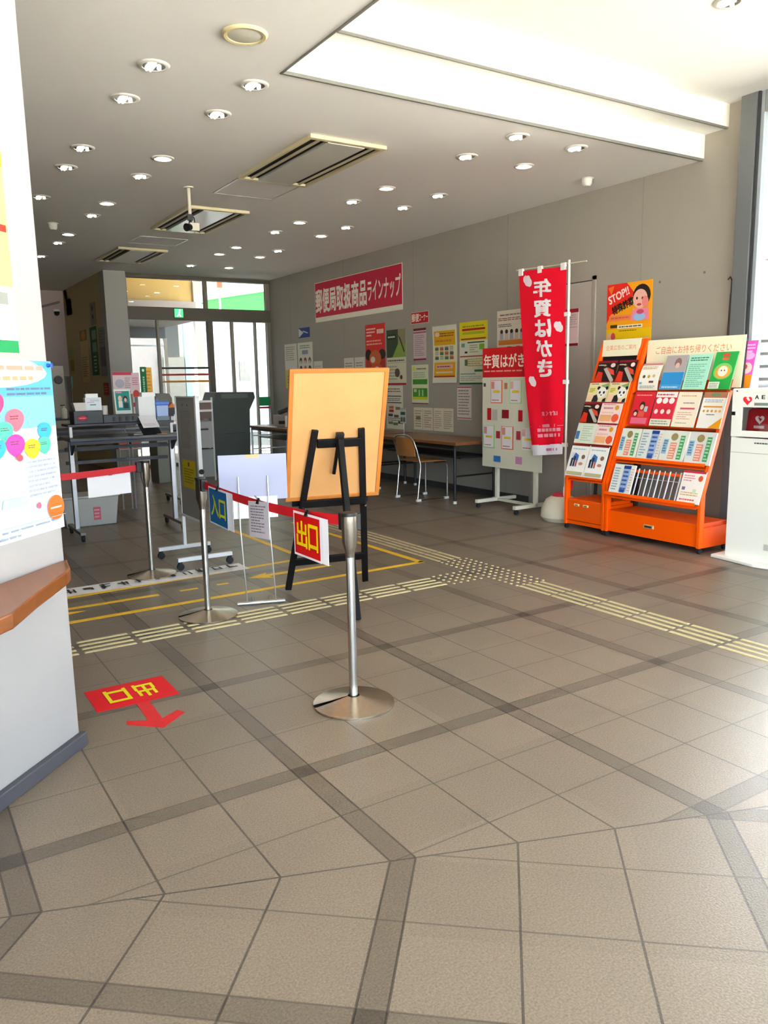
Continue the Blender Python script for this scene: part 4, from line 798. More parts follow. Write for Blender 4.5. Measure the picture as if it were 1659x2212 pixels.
its = [R(0, .70, 1, 1, '#d9c81c'), L(.12, .90, .9, .95, 1, '#9a9014'), R(.1, .86, .92, .895, '#b4281e'), R(.12, .80, .9, .84, '#a8b41c'), R(.06, .715, .94, .74, '#a83a20'), R(.02, .44, .95, .46, '#b04a2a'), R(0, 0, 1, .025, '#0d5a30'), R(.55, .20, .98, .235, '#0f6a3a'), R(.3, .66, .9, .68, '#3a5a2a'), L(.38, .5, .7, .64, 4, '#9aa06a'), R(.72, .55, .9, .64, '#7fae2a'), R(.08, .6, .2, .66, '#5a9a7a'), R(.2, .5, .3, .53, '#2a2018'), L(.3, .28, .9, .42, 4, '#b8a83a'), R(.2, .3, .3, .4, '#6a7a5a'), R(.04, .16, .6, .175, '#7a8a80'), L(.04, .05, .9, .14, 3, '#9aaca0')]
onwall('wall_poster', 'yellow headed poster with a dark green foot left of the red headed display board', 'poster', 7.82, 7.29, 1.33, 2.07, its, '#d8d6c0')
onwall('wall_paper', 'narrow white printed sheet with a red top line under the yellow headed poster', 'paper', 7.87, 7.59, .90, 1.31, [R(0, .95, 1, .98, '#9a2a34'), R(0, .03, 1, .06, '#a85a60'), L(.08, .12, .92, .9, 9, '#8a8480')], '#d9cfc6')
onwall('wall_paper', 'left of two cream sheets pinned just above the brown table', 'paper', 8.82, 8.39, .735, 1.03, [R(.47, .05, .49, .95, '#a89c84'), L(.06, .1, .42, .9, 7, '#94886e'), R(.12, .45, .36, .6, '#7a6a52'), L(.55, .1, .95, .9, 8, '#a88a6a')], '#d2cab2')
onwall('wall_paper', 'right of two cream sheets pinned just above the brown table', 'paper', 8.37, 7.95, .735, 1.03, [L(.06, .1, .42, .9, 9, '#b09a86'), L(.52, .1, .95, .9, 9, '#98907e')], '#d4cbb4')
its = [L(.1, .86, .95, .93, 1, '#8a7a70'), L(.04, .76, .95, .84, 2, '#9c4a44'), L(.04, .62, .5, .70, 2, '#4a4440'), R(.06, .22, 1, .33, '#d07a2a')]
for k in range(5): its += [E(.16 + .17 * k, .52, .05, .05, '#3a2f34'), R(.10 + .17 * k, .34, .22 + .17 * k, .48, ('#b4a8b8', '#c9b8a8', '#a8a0b0', '#c8b49a', '#b8a8a0')[k])]
onwall('wall_poster', 'white poster of people in work clothes behind the red vertical flag', 'poster', 7.12, 6.62, 1.66, 2.15, its + [R(.1, .08, .22, .14, '#3a342e'), R(.35, .12, .5, .18, '#3a342e'), R(.66, .08, .78, .18, '#3a342e')], '#d8ccb8')
onwall('door_notice', 'white notice with dark red bands fixed on the grey door', 'notice', 6.13, 5.85, 1.71, 2.08, [R(0, .9, 1, 1, '#a01428'), R(0, 0, 1, .07, '#8a1428'), R(.04, .5, .96, .51, '#7a6a66'), L(.06, .56, .94, .86, 5, '#b8a4a0')], '#dcc6c0', thick=.015)
its = [PG([(0, 1), (.44, 1), (.62, .86), (.5, .72), (.30, .72), (.2, .62), (.1, .62), (0, .5)], '#e8281a'), PG([(.02, .96), (.16, .98), (.1, .86)], '#f0742a'), R(0, 0, 1, .42, '#f0c40c'),
       T(.03, .80, .50, .90, 'STOP!!', '#fbe6dc', .03, .34), T(.12, .66, .62, .77, '特殊詐欺', '#1f1a16', .04, .34), R(.06, .53, .56, .60, '#ee8a4a'), L(.1, .54, .52, .59, 1, '#e2604a'),
       E(.78, .82, .19, .14, '#2b2420'), E(.75, .78, .155, .12, '#f2b8a4'), E(.68, .79, .02, .018, '#4a2a26'), E(.80, .785, .02, .018, '#4a2a26'), E(.73, .71, .05, .016, '#c2443a'), E(.86, .74, .07, .07, '#f08a84'), PG([(.55, .52), (.95, .52), (.93, .66), (.6, .66)], '#f08aa8'), E(.74, .56, .13, .05, '#9fc0e8'), E(.76, .62, .08, .03, '#d0506a'),
       R(.1, .44, .26, .48, '#4a3a0c'), R(.26, .425, .82, .47, '#f6ecc0'), L(.3, .43, .8, .465, 1, '#6a5a3a'), L(.3, .385, .7, .41, 1, '#7a5a10'), E(.1, .32, .08, .06, '#efb48c'), E(.17, .33, .05, .05, '#d0504a'), R(.50, .24, .84, .29, '#f6ecd0'), L(.52, .25, .82, .285, 1, '#7a6a5a'), E(.92, .25, .07, .06, '#efb890'), E(.93, .20, .06, .03, '#8a3a20'), L(.4, .19, .85, .22, 1, '#a8780c'), R(.15, .10, .28, .14, '#5a3212')]
onwall('wall_poster', 'orange yellow fraud warning poster with a worried face above the leaflet racks', 'poster', 5.49, 4.955, 1.53, 2.265, its, '#f6a51a', thick=.003)
for k, (yy, zz) in enumerate(((4.42, 2.26), (4.88, 2.23))):
    o = MB().cyl((RX + .001, yy, zz), (RX - .004, yy, zz), .011, n=14).build('wall_plug', M('#6f685e', .6)); tag(o, ('small grey plug in the right wall nearer the glazing', 'small grey plug in the right wall above the yellow warning poster')[k], 'wall plug', 'plugs in the right wall')
cd = MB().cyl((RX - .012, 4.118, 3.56), (RX - .012, 4.118, 2.95), .010).build('conduit', WHITEP, smooth=True); tag(cd, 'thin white cable conduit down the wall beside the dark window post', 'conduit')
ws = thing('wall_sensor', 'small white sensor on the wall at the foot of the conduit', 'sensor', (RX - .02, 4.112, 2.83))
MB().lathe([(0, -.02), (.018, -.012), (.02, .012), (0, .02)], (RX - .02, 4.112, 2.86), 18).build('lens', M('#f2eee0', .3), ws, smooth=True); MB().box(RX - .012, 4.10, 2.84, RX, 4.125, 2.88).build('plate', WHITEP, ws)
gs = sheet('wall_sign', 'small green vertical sign beside the dark window post', 'sign', (RX - .02, 4.15, 1.74), RW, .05, .18, [R(.2, .72, .8, .82, '#dfeee0'), R(.2, .5, .8, .6, '#dfeee0'), R(.3, .25, .7, .4, '#bfe0c4')], '#2fae4a', .004)
um = thing('umbrella', 'slim dark rolled umbrella hanging in the corner beside the window post', 'umbrella', (RX - .03, 4.135, 1.42))
MB().lathe([(.004, 0), (.012, .08), (.016, .30), (.010, .62), (.003, .66)], (RX - .03, 4.135, 1.42), 14).build('canopy', M('#4a3f38', .6), um, smooth=True); MB().tube([(RX - .03, 4.135, 2.06), (RX - .03, 4.135, 2.16), (RX - .03, 4.15, 2.19), (RX - .03, 4.17, 2.17)], .006, 8).build('handle', M('#3a2a20', .5), um, smooth=True)

# ------------------------------------------------------------------ display board on castors
bs = thing('display_board', 'white rolling display board with a red header full of greeting card samples', 'display board', (5.72, 6.45, 0))
its = [R(0, .757, 1, 1, '#d3181e'), T(.025, .835, .72, .945, '年賀はがき', '#f6e6d4', .02), L(.03, .795, .72, .82, 1, '#e9968a')]
def card(a, b, w, h, edge, k):
    return [R(a - .008, b - .008, a + w + .008, b + h + .004, edge), R(a, b, a + w - .012, b + h, '#e3dce0'), R(a + .02 * w, b + .62 * h, a + .3 * w, b + .95 * h, ('#d98a84', '#e0b0a8', '#c98a94')[k % 3]), R(a + .2 * w, b + .44 * h, a + .8 * w, b + .54 * h, '#e0c21a'), L(a + .08 * w, b + .05 * h, a + .8 * w, b + .14 * h, 1, '#9a5a4a')]
for k, (a, b, e) in enumerate(((.16, .55, '#ee7a52'), (.49, .55, '#a9cf7a'), (.03, .17, '#9fd08a'), (.36, .17, '#e86a4a'), (.70, .17, '#c8d8a8'))): its += card(a, b, .19, .18, e, k)
for a, b, w, h, c in ((.03, .68, .04, .03, '#4a4440'), (.40, .66, .05, .05, '#c07a50'), (.10, .40, .07, .10, '#c2141f'), (.19, .40, .09, .09, '#b8b4ac'), (.36, .42, .12, .07, '#8a0f14'), (.64, .40, .07, .09, '#b8141f'), (.26, .25, .07, .06, '#a8283a'), (.61, .25, .07, .07, '#b83044'), (.22, .05, .12, .05, '#2f6fb0'), (.60, .05, .11, .06, '#c88ab0')): its.append(R(a, b, a + w, b + h, c))
sheet('panel', None, None, (5.69, 6.86, .43), RW, .93, 1.29, its, '#d6d3bf', .02, parent=bs)
WC = M('#dcd8c8', .4)
for yy in (6.66, 6.05):
    MB().box(5.70, yy - .022, .06, 5.735, yy + .022, .80).build('post', WC, bs, bevel=.003)
    MB().box(5.42, yy - .022, .055, 5.98, yy + .022, .092).build('foot', WC, bs, bevel=.003)
    for xx in (5.45, 5.95): MB().cyl((xx, yy - .012, .026), (xx, yy + .012, .026), .026, n=16).box(xx - .01, yy - .014, .03, xx + .01, yy + .014, .056).build('castor', RUBBER, bs)
MB().box(5.70, 6.05, .058, 5.735, 6.66, .085).build('stretcher', WC, bs)
# ------------------------------------------------------------------ red flag on a pole
nx_, nyL, nyR = 5.56, 6.18, 5.51
nb_ = thing('flag_banner', 'tall red vertical flag with mirrored white characters on a white pole', 'banner', (5.56, 5.50, 0))
MB().cyl((5.57, 5.485, .25), (5.57, 5.485, 2.47), .0115).build('pole', M('#ece6da', .4), nb_, smooth=True)
MB().cyl((5.57, 6.21, 2.462), (5.57, 5.27, 2.432), .006).build('crossbar', M('#d9d0b0', .4), nb_, smooth=True)
mb = MB(); mb.lathe([(0, 0), (.17, .0), (.20, .04), (.195, .12), (.15, .21), (.09, .245), (.06, .25)], (5.60, 5.56, 0), 28); mb.build('base', M('#ddd6bf', .55), nb_, smooth=True); MB().lathe([(.0, .275), (.05, .275), (.085, .262), (.095, .240), (.0, .24)], (5.60, 5.56, 0), 24).build('base_cap', M('#c2283a', .5), nb_, smooth=True)
MB().cyl((5.57, 5.485, .20), (5.57, 5.485, .34), .018).build('pole_socket', WHITEP, nb_, smooth=True)
W0, H0 = .68, 1.79
def fx(z): return 0
# cloth: slightly bowed and leaning in at the foot, lettering laid on the cloth
class Cloth:
    pass
cl = MB(); cols = ['#f2132f']
def cp(a, b, h=0.0):
    yl = 6.165 - .0 * (1 - b) - .235 * (1 - b) ** 1.35; yr = 5.515
    y = yl + (yr - yl) * a; x = 5.562 - .018 * math.sin(math.pi * a) * (1 - .4 * b) - .012 * math.sin(a * 9 + b * 4) * (1 - b) - h
    z = .615 + (2.445 - .03 * a - .615) * b + .045 * a * (1 - b)
    return Vector((x, y, z))
NA, NB = 14, 24
def grid(b0, b1, col, h):
    if col not in cols: cols.append(col)
    cl.cur = cols.index(col); vs = [cp(i / NA, b0 + (b1 - b0) * j / NB, h) for j in range(NB + 1) for i in range(NA + 1)]
    cl.add(vs, [(j * (NA + 1) + i, j * (NA + 1) + i + 1, (j + 1) * (NA + 1) + i + 1, (j + 1) * (NA + 1) + i) for j in range(NB) for i in range(NA)])
grid(.055, 1, '#f2132f', 0); grid(0, .058, '#ece8ee', 0); grid(0, 1, '#e0102a', -.0015)
def put(pts, fs, col, h=.0012):
    if col not in cols: cols.append(col)
    cl.cur = cols.index(col); cl.add([cp(a, b, h) for a, b in pts], fs)
for k, c_ in enumerate('年賀はがき'):
    b1 = .945 - .107 * k; b0 = b1 - .088; c0, c1 = .70, .34
    if k > 2: c0, c1 = .72, .36
    for q_, (vs, fs) in enumerate(text_mesh(c_, .04)): put([(c0 + (c1 - c0) * p, b0 + (b1 - b0) * q) for p, q in vs], fs, '#f6eef0', .0012 + .0002 * q_)
for q_, (vs, fs) in enumerate(text_mesh('ぽすくま', .025)): put([(.86 + (.40 - .86) * p, .215 + .024 * q) for p, q in vs], fs, '#f4a8b4', .0012 + .0002 * q_)
def blob(a, b, r):
    for da, db, q in ((0, 0, 1), (-.6, .35, .75), (.55, -.35, .8), (.2, .45, .6)):
        put([(a + (da * r + q * r * math.cos(t * .3927)) , b + (db * r + q * r * math.sin(t * .3927)) * .37) for t in range(16)], [tuple(range(16))], '#f3dfe6', .0014 + .0002 * q)
blob(.20, .945, .075); blob(.86, .69, .07); blob(.20, .405, .07)
for a0, b0, a1, b1 in ((.55, .196, .95, .199), (.05, .157, .34, .160), (.40, .152, .80, .168), (.86, .157, 1, .160)): put([(a0, b0), (a1, b0), (a1, b1), (a0, b1)], [(0, 1, 2, 3)], '#f08a9c')
for b0, n_ in ((.128, 6), (.098, 4)):
    for q in range(n_): a0 = .26 + q * .70 / n_; put([(a0, b0), (a0 + .56 / n_, b0), (a0 + .56 / n_, b0 + .018), (a0, b0 + .018)], [(0, 1, 2, 3)], '#f4a4b2')
for a0, a1 in ((.48, .68), (.72, .86)): put([(a0, .022), (a1, .022), (a1, .036), (a0, .036)], [(0, 1, 2, 3)], '#cf7aa4')
cl.keep = True
cl.build('flag', [M(c, .6, spec=.15) for c in cols], nb_)
for k, (yy, zz) in enumerate(((6.13, 2.455), (5.86, 2.45), (5.55, 2.44))): MB().box(5.548, yy - .03, zz - .055, 5.575, yy + .03, zz + .012).build('tab', M('#f0eae6', .6), nb_, bevel=.004)
for zz in (1.98, 1.35, .75): MB().box(5.555, 5.47, zz - .02, 5.585, 5.53, zz + .02).build('tab', M('#f0eae6', .6), nb_, bevel=.004)

# ------------------------------------------------------------------ orange leaflet racks
def lp(Y, z, off=0.0): x = 5.33 + (z - .46) * .3555; return (x - off * .942, Y, z + off * .335)
def rack(Y0, Y1, zb, label, rows, head, header, short=False):
    t = thing('leaflet_rack', label, 'leaflet rack', (5.50, (Y0 + Y1) / 2, 0)); w = .028
    b = MB(); b.box(5.335, Y0 + w, .05, 5.70, Y1 - w, zb).build('base_box', ORANGE, t, bevel=.004)
    for yy in (Y0, Y1 - w):
        zt_ = 1.27 if short and yy == Y0 else 1.72
        u = MB(); pr = [(5.318, .045), (5.318, .47), lp(0, zt_)[::2], (lp(0, zt_)[0] + .035, zt_), (5.372, .47), (5.372, .28), (5.372, .045)]
        u.prism([(a, yy, c) for a, c in pr], (0, w, 0)).build('upright', ORANGE, t, bevel=.003)
        MB().bar((5.70, yy + w / 2, .05), (5.80, yy + w / 2, 1.66), w, .02).build('rear_post', M('#3a332e', .5), t)
        MB().box(5.372, yy, .045, 5.70, yy + w, zb - .03).build('side_panel', ORANGE, t)
        for xx in (5.345, 5.66):
            c = MB(); c.cyl((xx, yy + .005, .022), (xx, yy + .025, .022), .022, n=16); c.build('castor', RUBBER, t)
    x1, z1 = 5.775, 1.705
    hd = sheet('header_panel', None, None, (5.765 - .012, Y1 - .030, header[0]), ((0, -1, 0), (.10, 0, .995)), Y1 - Y0 - (.03 if short else .052), header[1] - header[0], head, '#f4eccb', .012, parent=t); hd['label'] = 'cream header board with orange lettering'
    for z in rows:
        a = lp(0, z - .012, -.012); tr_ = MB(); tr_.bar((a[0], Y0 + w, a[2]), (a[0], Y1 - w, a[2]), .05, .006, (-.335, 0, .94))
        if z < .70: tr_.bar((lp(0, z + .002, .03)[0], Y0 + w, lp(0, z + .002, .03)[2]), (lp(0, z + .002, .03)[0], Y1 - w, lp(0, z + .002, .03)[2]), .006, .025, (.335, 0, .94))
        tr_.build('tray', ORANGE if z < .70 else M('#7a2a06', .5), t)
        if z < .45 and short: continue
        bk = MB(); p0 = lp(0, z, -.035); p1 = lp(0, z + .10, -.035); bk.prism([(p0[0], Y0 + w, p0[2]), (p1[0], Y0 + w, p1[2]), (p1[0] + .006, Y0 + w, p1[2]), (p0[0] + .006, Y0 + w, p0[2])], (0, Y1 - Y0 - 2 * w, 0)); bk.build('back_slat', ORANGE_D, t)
    return t
small = rack(4.765, 5.245, .285, 'narrow orange leaflet rack with two rows of panda magazines, left of the pair', (.485, .775, .965, 1.155, 1.335), [T(.10, .36, .90, .66, '企業広告のご案内', '#ee8a5c', .0)], (1.575, 1.725))
large = rack(3.79, 4.755, .235, 'wide orange leaflet rack with the long cream header beside the white cabinet', (.385, .685, .965, 1.265), [T(.10, .70, .88, .86, 'ご自由にお持ち帰りください', '#e9804a', .0), R(.0, .02, .22, .03, '#c25a5a'), R(.48, .56, .62, .57, '#e6a070')], (1.29, 1.70), True)
MB().box(5.335 - .006, 4.80, .12, 5.337, 5.21, .272).build('door', M('#f25a08', .38), small)
for yy in (5.10, 4.99):
    h_ = MB().box(5.322, yy - .035, .225, 5.332, yy + .025, .245).build('handle', M('#f2d9a8', .4), small, bevel=.003); MB().box(5.319, yy - .022, .231, 5.323, yy + .01, .239).build('slot', M('#6a4a20', .6), h_)
MB().box(5.326, 4.79, .085, 5.336, 5.22, .09).build('plinth_groove', M('#8a3406', .5), small)
h_ = MB().box(5.322, 4.235, .135, 5.336, 4.335, .165).build('handle', M('#d8c49a', .35, .3), large, bevel=.003); MB().box(5.319, 4.25, .142, 5.324, 4.32, .158).build('slot', M('#3a3430', .6), h_)
MB().box(5.372, 5.205, .36, 5.385, 5.235, .50).build('ticket_clip', M('#c21a2a', .5), small)
# back boards of the gaps
MB().prism([(lp(0, 1.50, -.05)[0], 4.80, 1.50), (lp(0, 1.575, -.05)[0], 4.80, 1.575), (lp(0, 1.575, -.06)[0], 4.80, 1.575), (lp(0, 1.50, -.06)[0], 4.80, 1.50)], (0, .41, 0)).build('back_panel', M('#131013', .6), small)
wr = MB()
for k in range(9):
    yy = 4.44 - .052 * k; a = lp(yy, .39, .005); c = lp(yy, .62, .005); wr.cyl(a, c, .0035 if k % 2 else .006, n=8)
for z in (.40, .545): wr.cyl(lp(4.46, z, .004), lp(4.0, z, .004), .003, n=8)
wr.build('wire_pocket', M('#cfd4da', .35, .5), large)
a = lp(0, .60, -.01); MB().bar((a[0], 4.72, a[2]), (a[0], 3.82, a[2]), .03, .012, (-.335, 0, .94)).build('rail', ORANGE, large)
def mag(name, label, cat, rack_y, z0, w, h, items, base, th=.008, curl=0.0, off=.012, group=None):
    return sheet(name, label, cat, lp(rack_y, z0, off), LN, w, h, items, base, th, curl=curl, group=group, rough=.4)
CRAB = [R(0, .9, 1, 1, '#8a1024'), E(.8, .78, .12, .10, '#f0d8cc'), PG([(0, .0), (.1, .5), (.35, .45), (.4, 0)], '#e0301a'), PG([(.35, .62), (.5, .68), (1, .1), (1, 0), (.85, 0)], '#b8b0a8'), PG([(.5, .7), (.9, .55), (1, .3), (.75, .38)], '#d84a34'), PG([(.1, .85), (.5, .78), (.4, .72)], '#8a8a4a'), L(.05, .74, .45, .84, 1, '#e6dcc0')]
PANDA = [R(0, .95, 1, 1, '#a83024'), L(.08, .84, .5, .92, 1, '#5a4a40'), R(.05, .42, .36, .72, '#e8dc7a'), L(.08, .46, .34, .68, 3, '#8a7a28'), R(.05, .05, .34, .36, '#efc6a8'), PG([(.6, .8), (1, .95), (1, .6)], '#8aa86a'), E(.52, .68, .075, .09, '#1d1a1c'), E(.92, .68, .07, .09, '#1d1a1c'), E(.72, .46, .22, .27, '#efe9e6'), E(.62, .46, .05, .07, '#1d1a1c'), E(.83, .46, .05, .07, '#1d1a1c'), E(.72, .33, .04, .03, '#1d1a1c'), PG([(.3, .0), (.36, .3), (.5, .36), (.62, .12), (.6, 0)], '#26242a'), PG([(.82, 0), (.86, .14), (1, .2), (1, 0)], '#26242a')]
PINK = [R(0, .96, 1, 1, '#c23048'), L(.1, .86, .8, .94, 1, '#9a7a7a'), L(.14, .62, .62, .82, 1, '#c87a8a'), R(.06, .08, .6, .40, '#f0b07a'), E(.78, .75, .1, .12, '#d9a02a'), E(.8, .25, .17, .2, '#e85a34'), L(.1, .45, .7, .55, 2, '#dca08a')]
GREENL = [R(.02, .2, .2, .6, '#4a7ab0'), L(.3, .1, .9, .9, 7, '#b4c8a8'), R(.0, .94, 1, 1, '#cfd8c0')]
PEOPLE = [R(0, .96, 1, 1, '#7a2430'), L(.1, .82, .9, .9, 1, '#9ac0cc'), R(.12, .28, .52, .74, '#dfe6ee'), PG([(.15, .5), (.3, .74), (.52, .66), (.52, .5)], '#3f74b4'), R(.14, .30, .24, .56, '#2a2a34'), R(.28, .30, .38, .62, '#3a3038'), R(.42, .30, .50, .5, '#b8483a'), E(.78, .62, .1, .07, '#8a6a4a'), E(.72, .40, .12, .05, '#c98a7a'), R(.05, .03, .95, .14, '#b8b48a')]
mag('magazine', 'crab and seafood magazine, left in the top row of the narrow rack', 'magazine', 5.20, 1.34, .225, .20, CRAB, '#2a1512', group='magazines in the narrow rack')
mag('magazine', 'crab and seafood magazine, right in the top row of the narrow rack', 'magazine', 4.955, 1.34, .20, .20, CRAB, '#2a1512', group='magazines in the narrow rack')
mag('magazine', 'panda cover magazine, left in the second row of the narrow rack', 'magazine', 5.225, 1.158, .235, .19, PANDA, '#e9d9a8', off=.024, group='magazines in the narrow rack')
mag('magazine', 'panda cover magazine, right in the second row of the narrow rack', 'magazine', 4.98, 1.158, .215, .19, PANDA, '#e9d9a8', off=.024, group='magazines in the narrow rack')
mag('magazine', 'crab and seafood magazine, left in the third row of the narrow rack', 'magazine', 5.225, .972, .205, .19, CRAB, '#2a1512', off=.03, group='magazines in the narrow rack')
mag('magazine', 'pink and orange gift magazine in the third row of the narrow rack', 'magazine', 5.01, .972, .235, .19, PINK, '#f4d6cc', off=.03, group='magazines in the narrow rack')
mag('magazine', 'pale green magazine with a blue edge in the fourth row of the narrow rack', 'magazine', 5.225, .782, .225, .19, GREENL, '#dfe4d0', off=.034, group='magazines in the narrow rack')
mag('magazine', 'pink and orange gift magazine in the fourth row of the narrow rack', 'magazine', 4.995, .782, .22, .19, PINK, '#f4d6cc', off=.034, group='magazines in the narrow rack')
mag('magazine', 'white magazine with standing figures, left in the bottom row of the narrow rack', 'magazine', 5.225, .49, .215, .295, PEOPLE, '#f2eee8', off=.036, group='magazines in the narrow rack')
mag('magazine', 'white magazine with standing figures, right in the bottom row of the narrow rack', 'magazine', 5.0, .49, .215, .295, PEOPLE, '#f2eee8', off=.038, group='magazines in the narrow rack')
G2 = 'leaflets in the wide rack'
mag('leaflet', 'white curling leaflet at the left end of the top row of the wide rack', 'leaflet', 4.69, 1.272, .205, .24, [R(0, .92, 1, 1, '#cf8a8a'), L(.08, .75, .9, .88, 2, '#c9a05a'), E(.25, .48, .07, .06, '#5a4a34'), E(.5, .48, .07, .06, '#c9a04a'), E(.75, .5, .07, .06, '#d9c08a'), R(.05, .2, .2, .28, '#7fb8e0'), R(.55, .25, .78, .32, '#7a3a34'), L(.1, .05, .9, .16, 2, '#9a948a')], '#f4efe2', curl=-.02, group=G2)
mag('leaflet', 'blue leaflet with a grey photo on top in the top row', 'leaflet', 4.45, 1.272, .21, .297, [R(0, .52, 1, 1, '#b0a4a4'), E(.6, .78, .16, .14, '#8a6a64'), E(.6, .7, .1, .08, '#dcb8a8'), R(0, .12, 1, .5, '#2f8fd0'), R(0, 0, 1, .14, '#4a9ed8'), L(.1, .03, .9, .1, 1, '#cfe6f4')], '#9ab4c8', group=G2)
mag('leaflet', 'mint green printed leaflet in the top row of the wide rack', 'leaflet', 4.225, 1.272, .21, .297, [L(.08, .80, .9, .93, 2, '#2f6a5c'), L(.08, .06, .92, .74, 12, '#7ab4a0')], '#a8e2c8', group=G2)
mag('leaflet', 'bright green leaflet with a gold emblem at the right end of the top row', 'leaflet', 3.985, 1.272, .195, .31, [R(.35, .86, .65, .96, '#c8503a'), R(.35, .78, .65, .84, '#d86a44'), E(.5, .48, .42, .22, '#7fca6a'), E(.5, .46, .34, .17, '#e6a83a'), E(.5, .48, .22, .14, '#f2e6d4'), E(.44, .5, .03, .02, '#4a3a2a'), E(.58, .5, .03, .02, '#4a3a2a'), R(0, .02, .5, .2, '#e6e8d8'), L(.05, .04, .46, .18, 3, '#8a9a80')], '#2aa84a', group=G2)
mag('leaflet', 'red leaflet with drawn people at the left end of the second row', 'leaflet', 4.68, .972, .21, .297, [L(.1, .86, .9, .93, 1, '#f0a09a'), E(.5, .58, .14, .13, '#3a2a24'), E(.5, .54, .09, .08, '#e8bca0'), E(.25, .36, .12, .10, '#4a2a24'), E(.25, .33, .08, .06, '#e8bca0'), R(.64, .4, .8, .56, '#b8c4d0'), R(.1, .04, .9, .22, '#e86a84'), R(.4, .24, .7, .42, '#e05a44')], '#dc2434', group=G2)
mag('leaflet', 'red and white leaflet with three round pictures in the second row', 'leaflet', 4.455, .972, .21, .297, [R(0, .84, 1, 1, '#f2e9e4'), L(.06, .87, .9, .96, 1, '#c84a5a')] + [E(.2 + .3 * k, .74, .13, .09, '#f4ece6') for k in range(3)] + [E(.18 + .3 * k, .42, .09, .07, '#f2d8d0') for k in range(3)] + [R(0, 0, 1, .2, '#e6e0cc'), L(.06, .03, .9, .17, 2, '#8a9a84')], '#dc2a40', group=G2)
mag('leaflet', 'cream leaflet with a pink band in the second row of the wide rack', 'leaflet', 4.235, .972, .215, .297, [L(.15, .85, .85, .92, 1, '#dca878'), L(.3, .64, .8, .72, 1, '#a88aa0'), R(.22, .50, .86, .55, '#d9506a'), L(.15, .2, .85, .44, 4, '#d9a8a0'), L(.15, .08, .7, .14, 1, '#b8a890')], '#f3e6cf', group=G2)
mag('leaflet', 'white and orange leaflet at the right end of the second row', 'leaflet', 3.995, .972, .21, .297, [R(0, .84, 1, 1, '#b87a5a'), E(.5, .92, .2, .05, '#7a8a6a'), L(.1, .7, .9, .8, 2, '#9ab0c8'), R(.1, .57, .9, .61, '#ee9a2a')] + [E(.16 + .17 * k, .47, .05, .035, '#e0a04a') for k in range(5)] + [L(.3, .34, .7, .4, 1, '#6a7a9a'), PG([(.5, 0), (1, .3), (1, 0)], '#f0a41a')], '#f4f1ea', group=G2)
NEWS = [R(.04, .25, .24, .72, '#8fb4cc'), L(.06, .3, .22, .7, 5, '#3a5a8a'), R(.34, .1, .6, .62, '#e08a74'), L(.36, .12, .58, .6, 6, '#f0d8c8'), E(.45, .8, .14, .12, '#9a8a5a'), R(.70, .1, .88, .85, '#3f9a5a'), L(.72, .12, .86, .83, 7, '#b8dcc0')]
NEWS2 = [L(.06, .1, .34, .9, 9, '#7a9ab0'), R(.46, .08, .80, .92, '#9ab0d4'), R(.46, .86, .80, .97, '#1f3f8a'), L(.50, .12, .76, .82, 5, '#24488f'), R(.50, .06, .74, .16, '#24488f'), L(.84, .1, .97, .9, 9, '#d8a89a')]
mag('pamphlet', 'folded pamphlet with red and green bands at the left of the third row', 'pamphlet', 4.71, .690, .205, .265, NEWS, '#dfe0d0', th=.012, group=G2)
mag('pamphlet', 'folded pamphlet with a blue upright band, second in the third row', 'pamphlet', 4.495, .690, .22, .265, NEWS2, '#d9dcd4', th=.012, group=G2)
mag('pamphlet', 'folded pamphlet with red and green bands, third in the third row', 'pamphlet', 4.265, .690, .235, .265, NEWS, '#dcdcd0', th=.014, group=G2)
mag('pamphlet', 'folded pamphlet with red and green bands at the right end of the third row', 'pamphlet', 4.02, .690, .235, .265, NEWS, '#d8d8d4', th=.014, group=G2)
mag('pamphlet', 'pamphlet with a blue upright band alone at the left of the bottom row', 'pamphlet', 4.69, .392, .225, .26, NEWS2, '#e2e2da', th=.012, group=G2)
mag('leaflet', 'cream leaflet with pink lettering at the right of the bottom row', 'leaflet', 3.995, .392, .205, .265, [R(0, .93, 1, 1, '#c22a3a'), L(.08, .66, .6, .88, 3, '#e07a8a'), E(.82, .78, .1, .09, '#e0583a'), R(.1, .4, .24, .5, '#7a6a94'), L(.1, .22, .9, .36, 2, '#d8a86a'), R(.6, .3, .75, .45, '#c8dcb8'), L(.1, .06, .8, .16, 1, '#c9605a')], '#f2e8de', group=G2)
bx = MB().box(5.45, 3.99, .386, 5.49, 4.03, .45); tag(bx.build('leaflet_clip', M('#a8141f', .5)), 'small dark red clip beside the cream leaflet in the bottom row', 'clip')
sheet('flyer', 'magenta and orange flyer standing between the wide rack and the white cabinet', 'leaflet', (5.80, 3.86, 1.285), ((.05, -1, 0), (.05, -.12, .99)), .11, .37, [R(0, 0, 1, .28, '#f0921a'), E(.5, .42, .4, .12, '#f2c9c4'), E(.4, .45, .14, .05, '#d0504a'), E(.5, .68, .45, .08, '#e7a8dc'), L(.2, .74, .9, .94, 3, '#f0c8ec')], '#e35ac0', .004)

